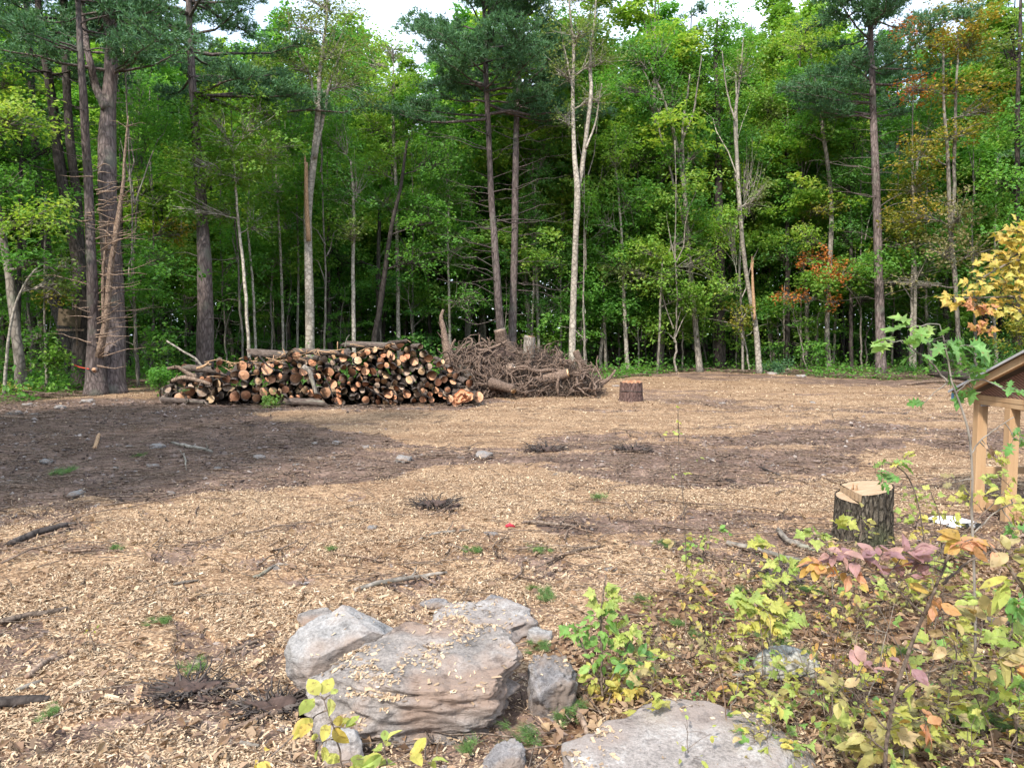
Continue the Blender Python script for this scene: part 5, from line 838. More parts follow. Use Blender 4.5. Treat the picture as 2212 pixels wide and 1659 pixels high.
# ------------------------------------------------------------------ rocks
def rock(label, box, mat, seed, h, depth=None, name='boulder', cat='boulder', sink=.25, facets=12, **kw):
    """box: x0,y0,x1,y1 in the view; the lower edge stands on the ground, h is the real height"""
    x0, y0, x1, y1 = box; xc = (x0 + x1) / 2; X, Y = G(xc, y1); m_ = pxm(Y); wd = (x1 - x0) * m_ / 2; dp = depth if depth else wd * .7; Yc = Y + dp * .85; Xc = X * Yc / Y if depth is None else X * (Yc / Y)
    wd *= Yc / Y
    return blobmesh(name, label, cat, (Xc, Yc, gzs(Xc, Yc) + h * (.5 - sink)), (wd, dp, h * .5 * (1 + sink)), RK[mat], seed, facets=facets, **kw)
rock('largest boulder, a broad slab dusted with wood chips and with a ragged front edge', (640, 1400, 1160, 1622), 'slab', 4, .40, .38, sub=7, cuts=[(-1, .8, 0, .62), (-.05, -.16, 1, .62), (.1, -1, -.15, .72), (-1, -.3, .1, .85), (1, -.45, -.1, .80)], amp=.10, f0=1.5, oc=6, strata=.05, squ=.72, ridg=.14, rot=.10)
rock('smooth grey granite boulder leaning behind the largest slab', (625, 1345, 885, 1500), 'granite', 9, .43, .17, facets=5, sub=6, cuts=[(-.3, -.35, 1, .60), (.2, -1, -.3, .6), (.8, 0, 1, .6)], amp=.12, f0=1.3, oc=6, squ=.85, ridg=.05, rot=.42, sink=.1)
rock('rough knobbly rock wedged at the right of the largest slab', (1132, 1425, 1246, 1548), 'shale', 12, .27, .13, sub=5, cuts=[(.1, -.2, 1, .7)], amp=.18, f0=1.9, oc=6, ridg=.22, squ=.85)
rock('flat rock heaped with wood chips behind the largest slab', (935, 1300, 1155, 1392), 'tan', 15, .17, .30, sub=5, cuts=[(0, -.1, 1, .5), (0, -1, 0, .75)], amp=.16, f0=1.8, oc=5, ridg=.10, strata=.03, squ=.85)
rock('slanting wedge of grey rock standing up behind the flat rock', (1040, 1262, 1128, 1318), 'shale', 18, .15, .07, name='rock', cat='rock', sub=4, cuts=[(.7, 0, 1, .25), (0, -1, 0, .5)], amp=.12, ridg=.1)
rock('small pale rock beside the flat rock, right of the slab', (1134, 1352, 1194, 1390), 'granite', 21, .10, .06, name='rock', cat='rock', sub=4, cuts=[(.2, -.2, 1, .6)], amp=.18, ridg=.12)
rock('pointed grey shard behind the smooth granite boulder', (905, 1283, 968, 1312), 'shale', 24, .07, .06, name='rock', cat='rock', sub=4, cuts=[(-.4, 0, 1, .4)], amp=.2, ridg=.15)
rock('low brown rock left of the smooth granite boulder', (640, 1312, 722, 1352), 'slab', 27, .10, .10, name='rock', cat='rock', sub=4, cuts=[(-.1, 0, 1, .45)], amp=.14)
rock('broad flat pinkish boulder cut off by the bottom edge', (1190, 1700, 1800, 1860), 'tan', 30, .24, .44, sub=6, cuts=[(-.05, -.15, 1, .42), (1, -.6, 0, .8), (-.8, 1, .2, .85), (-1, -.2, 0, .9)], amp=.11, f0=1.4, oc=6, squ=.85, ridg=.05)
rock('dark ragged shard left of the broad flat boulder', (1040, 1610, 1145, 1690), 'shale', 33, .13, .08, name='rock', cat='rock', sub=5, cuts=[(-.6, -.1, 1, .4)], amp=.16, ridg=.18, rot=.5)
rock('small whitish rock at the bottom behind yellow leaves', (690, 1585, 792, 1668), 'granite', 36, .16, .08, name='rock', cat='rock', sub=5, cuts=[(0, -.3, 1, .8)], amp=.14, ridg=.05)
STN = [(728, 958, 24), (790, 968, 14), (872, 996, 40), (1046, 985, 42), (330, 1004, 22), (166, 1072, 36), (370, 1068, 22), (680, 958, 14), (100, 1000, 26), (280, 967, 16), (340, 969, 30), (640, 1006, 14), (560, 990, 26), (720, 990, 12), (1080, 848, 20), (1095, 854, 12), (1060, 1155, 28), (805, 1140, 26), (1200, 1030, 14), (1668, 812, 18), (1730, 815, 18), (30, 893, 26), (130, 880, 20), (75, 892, 14), (1330, 835, 14), (1285, 818, 24), (470, 1010, 16), (250, 1010, 14), (595, 1230, 22), (1320, 1228, 26), (1560, 870, 12), (1160, 835, 20), (60, 876, 18), (190, 868, 22), (1755, 868, 12)]
for q, (x, y, s) in enumerate(STN):
    gx_, gy_ = G(x, y); m_ = pxm(gy_) * s * .62; rg = np.random.default_rng(q)
    if q == 0: pro = [blobmesh('stone', '', 'stone', (0, 0, -50), (1, .7, .5), RK[k_], 50 + i_, 3, cuts=[(.2, -.2, 1, .5)], amp=.25) for i_, k_ in enumerate(('granite', 'tan', 'granite'))]; PM = [p_.data for p_ in pro]; [bpy.data.objects.remove(p_) for p_ in pro]
    o = bpy.data.objects.new('stone', PM[rg.integers(3)]); COL.objects.link(o); o.location = (gx_, gy_, gzs(gx_, gy_) + m_ * .15); o.scale = (m_, m_, m_ * .9); o.rotation_euler = (0, 0, rg.uniform(0, 6))
    wh = 'at the foot of the root pile' if 1050 < x < 1180 and y < 860 else 'in the dark soil patch on the left' if y > 940 and x < 900 and y < 1090 else 'by the far left trees' if y < 900 and x < 300 else 'at the far forest edge' if y < 880 else 'in the middle of the clearing' if y < 1060 else 'on the near wood chips'
    tag(o, f"{'small' if s < 20 else 'flat'} {'pale grey' if s % 4 else 'pinkish'} stone lying {wh}", 'stone', 'loose stones ' + wh)
print('rocks', time.time() - T0, len(bpy.data.objects))
# ------------------------------------------------------------------ near plants with modelled leaves
LO = dict(maple=[(0, .04), (.14, 0), (.34, .02), (.28, .16), (.44, .2), (.62, .42), (.46, .44), (.42, .56), (.24, .50), (.26, .66), (.14, .72), (0, 1)],
          oak=[(0, 0), (.08, .12), (.28, .10), (.12, .24), (.18, .34), (.44, .38), (.20, .48), (.22, .58), (.42, .72), (.17, .72), (.16, .84), (0, 1)],
          oval=[(0, 0), (.15, .12), (.27, .32), (.29, .5), (.24, .7), (.13, .87), (0, 1)], thin=[(0, 0), (.08, .15), (.14, .4), (.12, .7), (0, 1)])
LF = {}
for k, h in LO.items():
    h = np.array(h); full = np.vstack([h, h[1:-1][::-1] * [-1, 1]]); mid = np.array([[0, .2], [0, .45], [0, .75]]); LF[k] = (np.vstack([full, [[0, .45]]]), len(full))
def leaves(g, P, A, N, s, typ, rg, fold=.22, curl=.15, m=0):
    O, nf = LF[typ]; n = len(P); A = nrm(A); N = nrm(N - (N * A).sum(1, keepdims=True) * A); B = np.cross(A, N); s = np.asarray(s)[:, None, None] * np.ones((n, 1, 1))
    x, y = O[:, 0][None, :, None], O[:, 1][None, :, None]; c_ = curl * rg.uniform(-.4, 1.6, (n, 1, 1)); z = fold * np.abs(x) * rg.uniform(-.3, 1.3, (n, 1, 1)) - c_ * (y - .1) ** 2 + .03 * np.sin(x * 19 + y * 13 + rg.uniform(0, 6, (n, 1, 1)))
    V = P[:, None] + (B[:, None] * x + A[:, None] * y + N[:, None] * z) * s; k = len(O); i = np.arange(nf); T = np.stack([i, (i + 1) % nf, np.full(nf, nf)], -1); F = (np.arange(n)[:, None, None] * k + T[None]).reshape(-1, 3); g.add(V.reshape(-1, 3), F, m)
def plant(name, label, cat, Y, stems, clusters, bark='twig', seed=0, ground=True, group=None):
    rg = np.random.default_rng(seed + 2000); m = pxm(Y); P0 = W(stems[0][0][0], stems[0][0][1], Y)
    base = np.array([P0[0], Y, gzs(P0[0], Y)]) if ground else P0; root = thing(name, label, cat, base, 0, group); tg = Geo(); SP = []
    for q, st in enumerate(stems):
        pts = np.array([np.r_[W(a, b, Y + (rest[0] if rest else 0)), c * m / 2] for a, b, c, *rest in st])
        if q == 0 and ground: pts[0, :3] = base - [0, 0, .02]
        Q = spl(pts, 20); pw = wob(Q[:, :3], .008, rg); tg.add(*tube(pw, np.maximum(Q[:, 3], .0012), 6, .1)); SP.append(pw)
    SP = np.vstack(SP); gs = {}
    for (px, py, n, rx, ry, typ, s, mat, *opt) in clusters:
        dY = opt[0] if opt else 0; c = W(px, py, Y + dY); r = np.array([rx * m, max(.04, rx * m * .7), ry * m]); P = c + nrm(rg.normal(size=(n, 3))) * rg.uniform(0, 1, (n, 1)) ** .5 * r
        i0 = np.argmin(np.linalg.norm(SP - c, axis=1)); S_ = SP[i0]; A = nrm(P - (c * .6 + S_ * .4)) * [1, 1, .6] + rg.normal(size=(n, 3)) * .35 + [0, 0, -.12]; N = np.array([0, -.55, 1.]) + rg.normal(size=(n, 3)) * .42
        P[:, 2] = np.maximum(P[:, 2], .03); leaves(gs.setdefault(mat, Geo()), P, A, N, s * .76 * rg.uniform(.55, 1.2, n), typ, rg, fold=.3, curl=.55)
        q = limb(tg, S_, c, .003, .0015, rg, 4, .05, 6, .05)
        for p in P[:: 1 if n < 14 else 2]: j = np.argmin(np.linalg.norm(q - p, axis=1)); limb(tg, q[j], p, .0014, .0008, rg, 3, .03, 3, .02)
    tg.build('stem', BM[bark], root, base)
    for mt, gg in gs.items(): gg.build('leaves', LM[mt], root, base, smooth=False)
    return root
# golden maple at the right edge, its trunk just outside the view
plant('maple_tree', 'golden yellow maple branches reaching in at the right edge', 'tree', 6.4, [[(2420, 1200, 40), (2410, 900, 36), (2400, 600, 30), (2380, 300, 22), (2360, 100, 12)], [(2400, 620, 14), (2300, 560, 9), (2200, 560, 6), (2120, 600, 3)], [(2395, 560, 12), (2300, 500, 8), (2210, 490, 4)], [(2400, 700, 12), (2280, 640, 7), (2180, 640, 4), (2060, 645, 2)]],
      [(2200, 500, 60, 45, 30, 'maple', .095, 'yellow'), (2180, 560, 80, 60, 34, 'maple', .095, 'yellow'), (2150, 610, 80, 65, 28, 'maple', .09, 'yellow'), (2060, 645, 26, 42, 16, 'maple', .085, 'yellow'), (2185, 660, 70, 60, 26, 'maple', .095, 'yellow'), (2125, 705, 22, 24, 22, 'maple', .085, 'pink'), (2260, 520, 90, 70, 60, 'maple', .1, 'yellow'), (2280, 640, 90, 70, 50, 'maple', .1, 'yellow'), (2215, 600, 60, 50, 40, 'maple', .095, 'yellow'), (2110, 655, 30, 40, 20, 'maple', .085, 'pink')], 'grey', 1)
plant('oak_sapling', 'slender oak sapling with fresh green lobed leaves in front of the wooden shelter', 'sapling', 3.3, [[(2108, 1500, 7), (2106, 1250, 6), (2098, 1120, 6), (2096, 980, 5), (2078, 900, 5), (2055, 830, 4), (2045, 770, 4), (2030, 700, 2)], [(2050, 825, 5), (2000, 775, 4), (1950, 735, 2)], [(2096, 985, 4), (2130, 940, 3), (2190, 900, 2)], [(2104, 1150, 4), (2160, 1100, 3), (2200, 1085, 2)], [(2060, 850, 4), (2110, 820, 3), (2200, 860, 2)]],
      [(1935, 738, 9, 30, 10, 'oak', .12, 'nbright'), (1985, 705, 8, 34, 10, 'oak', .12, 'nbright'), (2040, 735, 9, 40, 12, 'oak', .125, 'oak'), (2085, 745, 9, 36, 12, 'oak', .12, 'oak'), (2060, 780, 8, 26, 16, 'oak', .12, 'oak'), (2090, 800, 8, 26, 18, 'oak', .11, 'oak'), (1975, 765, 4, 18, 8, 'oak', .11, 'oak'), (1998, 868, 3, 9, 6, 'oak', .08, 'oak'), (2100, 840, 5, 24, 10, 'oak', .10, 'oak'), (2185, 840, 6, 26, 10, 'oak', .10, 'oak'), (2190, 945, 10, 30, 16, 'oak', .09, 'oak'), (2150, 985, 7, 30, 10, 'oak', .07, 'ygreen'), (2065, 1040, 5, 24, 14, 'oak', .07, 'tan'), (2130, 960, 4, 14, 12, 'oval', .05, 'litter'), (2180, 1070, 12, 30, 20, 'oval', .07, 'ygreen'), (2190, 1140, 8, 26, 20, 'oak', .08, 'oak')], 'grey', 2)
plant('oak_seedling', 'small spray of green lobed leaves hanging just above the near stump', 'sapling', 5.0, [[(2010, 1190, 4), (1985, 1100, 3), (1960, 1030, 3), (1930, 1005, 2), (1890, 1000, 1)]], [(1890, 1022, 5, 14, 8, 'oak', .10, 'oak'), (1925, 998, 8, 30, 8, 'oak', .11, 'nbright'), (1905, 1040, 3, 8, 8, 'oak', .09, 'oak'), (1955, 990, 4, 14, 6, 'oak', .10, 'ygreen'), (1930, 1022, 4, 14, 6, 'oak', .10, 'oak')], 'twig', 3)
plant('ash_sapling', 'near sapling with a spreading tier of purple and salmon leaves before the near stump', 'sapling', 2.55, [[(1905, 1720, 10), (1915, 1600, 10), (1935, 1500, 9), (1960, 1420, 9), (2000, 1320, 8), (2035, 1240, 6), (2050, 1195, 5)], [(2035, 1260, 8), (2090, 1215, 5), (2140, 1190, 3)], [(2000, 1330, 6), (1940, 1270, 4), (1870, 1220, 3), (1800, 1210, 2)], [(1935, 1500, 5), (2010, 1450, 4), (2100, 1420, 3)], [(1915, 1570, 4), (1850, 1500, 3), (1800, 1470, 2)], [(1912, 1620, 5), (1880, 1590, 4), (1870, 1560, 3)]],
      [(1765, 1215, 10, 26, 10, 'oval', .078, 'pink'), (1800, 1190, 9, 28, 14, 'oval', .085, 'purple'), (1850, 1200, 12, 34, 18, 'oval', .085, 'purple'), (1905, 1195, 10, 32, 16, 'oval', .08, 'purple'), (1960, 1190, 10, 30, 14, 'oval', .085, 'purple'), (2000, 1210, 9, 24, 16, 'oval', .085, 'purple'), (1830, 1235, 9, 40, 10, 'oval', .08, 'pink'), (1960, 1240, 12, 44, 14, 'oval', .085, 'purple'), (1985, 1215, 4, 30, 10, 'oval', .08, 'pink'), (2010, 1290, 8, 30, 24, 'oval', .085, 'pink'),
       (2130, 1330, 11, 40, 26, 'oval', .10, 'dusky'), (2160, 1420, 14, 45, 30, 'oval', .10, 'dusky'), (2060, 1380, 8, 40, 30, 'oval', .09, 'dusky'), (1810, 1500, 8, 22, 36, 'oval', .095, 'dusky'), (1870, 1430, 6, 30, 16, 'oval', .075, 'purple'), (1880, 1600, 16, 44, 40, 'oval', .12, 'dusky'), (2000, 1560, 10, 34, 24, 'oval', .10, 'pink'), (1960, 1430, 6, 20, 16, 'oval', .075, 'purple'), (2190, 1440, 5, 26, 14, 'oval', .10, 'pink')], 'twig', 4)
plant('ash_sapling', 'salmon and yellow leaved branch reaching in low at the right edge', 'sapling', 2.4, [[(2330, 1720, 14), (2290, 1500, 12), (2240, 1320, 10), (2180, 1220, 8), (2120, 1160, 5)]], [(2080, 1170, 10, 26, 14, 'oval', .085, 'pink'), (2135, 1185, 10, 30, 14, 'oval', .085, 'pink'), (2190, 1190, 12, 34, 20, 'oval', .085, 'dusky'), (2200, 1245, 14, 30, 30, 'thin', .13, 'ygreen'), (2195, 1300, 8, 30, 24, 'oval', .09, 'oak')], 'twig', 5)
plant('shrub', 'upright shrub, green above and yellow orange below, right of the rough rock', 'shrub', 3.35, [[(1300, 1545, 7), (1298, 1440, 6), (1300, 1330, 5), (1310, 1240, 3)], [(1298, 1480, 5), (1260, 1400, 4), (1225, 1340, 2)], [(1300, 1500, 5), (1345, 1420, 4), (1370, 1360, 2)], [(1300, 1520, 4), (1370, 1480, 3), (1400, 1450, 2)]],
      [(1310, 1290, 22, 26, 34, 'maple', .075, 'nlime'), (1300, 1340, 26, 34, 26, 'oval', .07, 'nbright'), (1245, 1360, 14, 34, 20, 'maple', .07, 'nbright'), (1350, 1360, 20, 34, 26, 'maple', .075, 'nlime'), (1300, 1410, 30, 44, 34, 'oval', .075, 'nbright'), (1370, 1430, 26, 38, 34, 'oval', .075, 'oak'), (1290, 1460, 22, 44, 30, 'oval', .075, 'ygreen'), (1320, 1500, 24, 54, 24, 'oval', .075, 'yellow'), (1360, 1480, 14, 40, 24, 'maple', .07, 'yellow'), (1270, 1500, 12, 30, 30, 'oval', .07, 'litter')], 'twig', 6)
plant('elm_sapling', 'low twig of large yellow and ochre leaves at the bottom, in front of the slab', 'sapling', 2.15, [[(760, 1780, 6), (740, 1680, 5), (720, 1590, 4), (700, 1510, 2)], [(740, 1700, 4), (800, 1660, 3), (860, 1640, 2)], [(735, 1690, 3), (660, 1650, 2), (560, 1640, 2)]],
      [(685, 1500, 4, 12, 16, 'oval', .085, 'ygreen'), (712, 1500, 2, 8, 6, 'oval', .06, 'nlime'), (680, 1545, 4, 16, 8, 'oval', .075, 'yellow'), (715, 1560, 6, 16, 16, 'oval', .075, 'yellow'), (745, 1570, 4, 12, 10, 'oval', .075, 'ygreen'), (700, 1600, 5, 26, 10, 'oval', .07, 'ygreen'), (755, 1640, 8, 34, 14, 'oval', .085, 'ygreen'), (830, 1615, 5, 14, 14, 'oval', .075, 'nlime'), (885, 1625, 4, 18, 8, 'oval', .07, 'yellow'), (560, 1640, 5, 24, 12, 'oval', .07, 'yellow'), (930, 1650, 2, 8, 8, 'oval', .06, 'nlime'), (800, 1650, 5, 24, 8, 'oval', .07, 'nlime')], 'twig', 7)
plant('maple_seedling', 'yellow maple seedling with star shaped leaves left of the near stump', 'seedling', 4.2, [[(1700, 1330, 3), (1685, 1240, 3), (1680, 1180, 2)], [(1690, 1260, 2), (1740, 1200, 2), (1760, 1160, 1)]], [(1650, 1170, 10, 22, 12, 'maple', .09, 'ygreen'), (1700, 1215, 12, 30, 12, 'maple', .09, 'nlime'), (1760, 1155, 10, 26, 12, 'maple', .09, 'nlime'), (1670, 1250, 10, 26, 10, 'maple', .09, 'nlime'), (1820, 1130, 8, 26, 8, 'maple', .085, 'ygreen'), (1790, 1180, 6, 20, 8, 'maple', .08, 'yellow')], 'twig', 8)
plant('maple_seedling', 'bright yellow maple seedling in the middle of the brushy patch', 'seedling', 3.4, [[(1650, 1500, 4), (1645, 1400, 3), (1640, 1320, 3), (1630, 1290, 2)], [(1645, 1370, 2), (1690, 1330, 2)]], [(1610, 1290, 14, 26, 16, 'maple', .095, 'nlime'), (1650, 1310, 16, 34, 18, 'maple', .095, 'ygreen'), (1700, 1340, 12, 30, 14, 'maple', .095, 'nlime'), (1660, 1350, 10, 30, 12, 'maple', .09, 'ygreen'), (1600, 1340, 8, 24, 12, 'maple', .08, 'ygreen')], 'twig', 9)
plant('thin_sapling', 'very thin bare sapling with few yellow leaves standing against the clearing', 'sapling', 5.2, [[(1485, 1200, 3), (1478, 1100, 2), (1470, 1000, 2), (1466, 920, 2), (1464, 870, 1)], [(1472, 1010, 1), (1440, 1024, 1)], [(1470, 980, 1), (1500, 985, 1)]], [(1464, 876, 2, 4, 8, 'oval', .07, 'nlime'), (1462, 910, 3, 6, 6, 'oval', .05, 'ygreen'), (1470, 935, 5, 14, 4, 'oval', .05, 'nlime'), (1450, 1024, 4, 16, 3, 'oval', .05, 'nlime'), (1475, 1020, 3, 8, 6, 'oval', .05, 'ygreen'), (1515, 990, 3, 12, 4, 'oval', .05, 'nlime'), (1440, 935, 2, 6, 3, 'oval', .04, 'ygreen')], 'twig', 10)
plant('maple_seedling', 'low light green seedling beside the fallen limb left of the near stump', 'seedling', 5.4, [[(1520, 1215, 3), (1520, 1160, 2), (1522, 1130, 2)]], [(1495, 1175, 14, 22, 14, 'oval', .06, 'nbright'), (1530, 1160, 16, 26, 16, 'oval', .06, 'nlime'), (1560, 1150, 10, 18, 14, 'oval', .06, 'nbright'), (1490, 1200, 10, 22, 8, 'oval', .06, 'nlime')], 'twig', 11)
plant('shrub', 'yellow green shrub leaves in front of the shelter posts', 'shrub', 5.2, [[(2040, 1200, 4), (2030, 1120, 3), (2010, 1060, 2)], [(2040, 1190, 4), (2120, 1110, 3), (2180, 1050, 2)]], [(1985, 1070, 20, 40, 22, 'maple', .07, 'nlime'), (2030, 1110, 22, 44, 22, 'maple', .07, 'ygreen'), (2100, 1080, 16, 36, 20, 'maple', .07, 'ygreen'), (2160, 1030, 18, 40, 24, 'maple', .07, 'nlime'), (2190, 1110, 18, 34, 30, 'maple', .08, 'ygreen'), (1960, 1110, 12, 30, 18, 'maple', .06, 'nlime'), (2000, 1150, 14, 40, 14, 'maple', .06, 'yellow')], 'twig', 12)
plant('maple_sapling', 'green maple sapling cut by the right edge near the bottom', 'sapling', 2.9, [[(2200, 1620, 6), (2190, 1500, 5), (2185, 1380, 4), (2190, 1300, 3)]], [(2190, 1300, 14, 34, 30, 'maple', .085, 'oak'), (2180, 1380, 14, 40, 24, 'maple', .085, 'nlime'), (2195, 1500, 16, 34, 30, 'maple', .10, 'nbright'), (2120, 1540, 12, 34, 22, 'maple', .09, 'nlime'), (2110, 1300, 10, 34, 20, 'oval', .07, 'nlime')], 'twig', 13)
# seedling kinds, then many copies over the brushy right foreground
rg = np.random.default_rng(90)
def seedling(label, typ, mats, h, n, s, seed):
    r_ = np.random.default_rng(seed); root = thing('seedling', label, 'seedling', (0, 0, 0)); tg = Geo(); P = wob(np.linspace([0, 0, -.02], [r_.normal() * .06, r_.normal() * .06, h], 10), .02, r_); tg.add(*tube(P, np.linspace(.003, .001, 10), 4, cap=False)); gs = {}
    for k in range(n):
        i = r_.integers(3, 10); a = r_.uniform(0, 6.28); d = np.array([math.cos(a), math.sin(a), r_.uniform(0, .5)]); e = P[i] + d * r_.uniform(.04, .12); limb(tg, P[i], e, .0012, .0008, r_, 3, .03, 3)
        m_ = r_.integers(1, 4); leaves(gs.setdefault(mats[k % len(mats)], Geo()), e + r_.normal(size=(m_, 3)) * .02, d[None] * [1, 1, .3] + r_.normal(size=(m_, 3)) * .4, np.array([[0, -.3, 1.]]) + r_.normal(size=(m_, 3)) * .4, s * .72 * r_.uniform(.5, 1.2, m_), typ, r_, fold=.3, curl=.6)
    tg.build('stem', BM['twig'], root)
    for mt, gg in gs.items(): gg.build('leaves', LM[mt], root, smooth=False)
    return root
KN = [('yellow maple seedling with star shaped leaves', 'maple', ['ygreen', 'dusky'], .28, 12, .075), ('pale green oval leaved seedling', 'oval', ['nlime', 'ygreen'], .24, 13, .045), ('fresh green maple seedling', 'maple', ['nlime', 'nbright'], .20, 7, .065), ('ochre and tan leaved seedling', 'oval', ['dusky', 'ygreen'], .30, 14, .06), ('orange leaved seedling', 'oval', ['yellow', 'pink'], .20, 9, .055), ('low spreading yellow green seedling', 'maple', ['ygreen', 'tan'], .14, 14, .06), ('small green oval leaved seedling', 'oval', ['nlime', 'oak'], .16, 10, .04)]
PR = []
for v in range(2):
    for q, kd in enumerate(KN): PR.append((seedling(kd[0], *kd[1:], 700 + q + 50 * v), kd[0]))
def where(px, py): return 'near the bottom edge' if py > 1520 else 'around the lichened log' if py > 1400 and px < 1860 else 'in the lower right corner' if py > 1400 else 'between the near stump and the shrub' if px < 1760 else 'along the right edge'
n_ = 0; firstused = [False] * len(PR)
while n_ < 118:
    px = rg.uniform(1230, 2260); py = rg.uniform(1190, 1720); lim = np.interp(px, [1230, 1420, 1560, 1760, 2212], [1600, 1330, 1240, 1200, 1120])
    if py < lim: continue
    if 1150 < px < 1640 and py > 1530 and n_ % 6: continue
    x, y = G(px, py)
    if rg.uniform() > 1.3 - .35 * abs(fb(x * 2, y * 2, 2, 6) - .5) * 6: continue
    q = rg.integers(len(PR)); rt, nm = PR[q]; lb = f"{nm} {where(px, py)}"; gp = 'seedlings ' + where(px, py); s = rg.uniform(.6, 1.3)
    if not firstused[q]: rt.location = (x, y, gzs(x, y)); rt.rotation_euler.z = rg.uniform(0, 6.28); rt['label'] = lb; rt['group'] = gp; firstused[q] = True
    else: dup(rt, (x, y, gzs(x, y)), rg.uniform(0, 6.28), (s, s, s), lb, gp)
    n_ += 1
for q in range(34):
    px = rg.uniform(1440, 2230); py = rg.uniform(1280, 1680); x, y = G(px, py); h = rg.uniform(.18, .65); P = wob(np.linspace([x, y, gzs(x, y) - .01], [x + rg.normal() * .12, y + rg.normal() * .1, h], 12), .02, rg); g = Geo(); g.add(*tube(P, np.linspace(rg.uniform(.0022, .004), .001, 12), 5, cap=False))
    for b in range(rg.integers(1, 5)): i = rg.integers(4, 11); limb(g, P[i], P[i] + [rg.normal() * .1, rg.normal() * .1, rg.uniform(.02, .14)], .0015, .0008, rg, 3, .02, 5)
    o = g.build('bare_stem', BM[['twig', 'grey', 'dead'][q % 3]], None, P[0]); tag(o, f"{'tall' if h > .42 else 'short'} bare thin stem standing {where(px, py)}", 'stem', 'bare stems ' + where(px, py))
# pine sprigs
def sprig(seed, nt_, L):
    r_ = np.random.default_rng(seed); root = thing('pine_sprig', '', 'pine sprig', (0, 0, 0)); tg = Geo(); ng = Geo(); P = wob(np.linspace([-L / 2, 0, .015], [L / 2, 0, .03], 8), .02, r_); tg.add(*tube(P, np.linspace(.004, .002, 8), 5)); Cs = []
    for k in range(nt_):
        i = r_.integers(2, 8); e = P[i] + r_.normal(size=3) * [.03, .05, .01] + [0, 0, .02]; limb(tg, P[i], e, .002, .001, r_, 3, 0, 3); n = 46; D = nrm(np.array([.8, 0, .15]) + r_.normal(size=(n, 3)) * [.5, .6, .35]); D[:, 2] = np.abs(D[:, 2]) * .9; N = nrm(np.cross(D, r_.normal(size=(n, 3)))); B = np.cross(N, D) * .0016; l = r_.uniform(.05, .10, (n, 1)); C = e + r_.normal(size=(n, 3)) * .012
        V = np.stack([C - B, C + B, C + D * l], 1).reshape(-1, 3); ng.add(V, np.arange(3 * n).reshape(n, 3))
    tg.build('stem', BM['twig'], root); ng.build('needles', SPRG, root, smooth=False); return root
SPRG = leafmat('sprig_needles', [(.06, .13, .03), (.09, .18, .045), (.13, .23, .06), (.20, .27, .07)], .2)
SP_ = [sprig(1, 6, .14), sprig(2, 10, .2), sprig(3, 14, .26)]; us = [False] * 3
SL = [(1025, 1192, 1, 'beside the short stick above the slab'), (1165, 1195, 1, 'right of the short stick'), (715, 1196, 0, 'alone on the chips left of centre'), (1178, 1292, 2, 'just behind the slanting rock'), (1150, 1270, 0, 'by the slanting rock'), (1465, 1352, 1, 'below the pale twig in the brushy patch'), (1690, 1400, 2, 'draped behind the lichened log'), (1740, 1420, 2, 'right behind the lichened log'), (1650, 1380, 1, 'left behind the lichened log'), (2150, 1570, 2, 'largest, in the bottom right corner'), (2100, 1580, 2, 'beside the largest corner sprig'), (1810, 1500, 2, 'right of the lichened log'), (430, 1445, 1, 'on the dark hole left of the slab'), (115, 1545, 1, 'by the thick stick at the left edge'), (350, 1345, 1, 'on the chips left of the granite boulder'), (245, 1200, 0, 'on the upper left chips'), (1500, 1375, 1, 'in the brushy patch'), (1210, 1560, 1, 'under the shrub'), (1130, 1600, 1, 'beside the dark shard'), (1170, 1400, 1, 'right of the small pale rock'), (1480, 1540, 1, 'above the broad flat boulder'), (1640, 1560, 1, 'right of the broad flat boulder'), (1380, 1300, 1, 'in the yellow brush'), (1595, 1280, 1, 'left of the yellow seedling'), (1650, 1600, 1, 'near the corner of the flat boulder'), (1950, 1420, 2, 'between the right hand seedlings'), (1760, 1290, 2, 'below the purple leaves'), (1245, 1535, 1, 'beside the root stick'), (1010, 1640, 0, 'at the bottom edge'), (1430, 1180, 1, 'by the pale seedling'), (1290, 1085, 0, 'in the clearing middle'), (300, 990, 1, 'in the dark soil at left'), (130, 1030, 2, 'at the left of the dark soil'), (460, 870, 1, 'on the left end logs')]
for q, (x, y, k, wh) in enumerate(SL):
    gx_, gy_ = G(x, y); lb = ('green pine needle sprig ' + wh); s = rg.uniform(.45, .7) * (1.6 if y < 1100 else 1); rt = SP_[k]
    zz_ = gzs(gx_, gy_)
    if y == 870: gx_, gy_, zz_ = *W(400, 845, 17.2)[:2], .35
    r = rt if not us[k] else dup(rt, (0, 0, 0)); us[k] = True; r.location = (gx_, gy_, zz_ + .01); r.rotation_euler = (rg.normal() * .1, rg.normal() * .1, rg.uniform(0, 6.28)); r.scale = (s, s, s); tag(r, lb, 'pine sprig', 'pine needle sprigs on the ground')
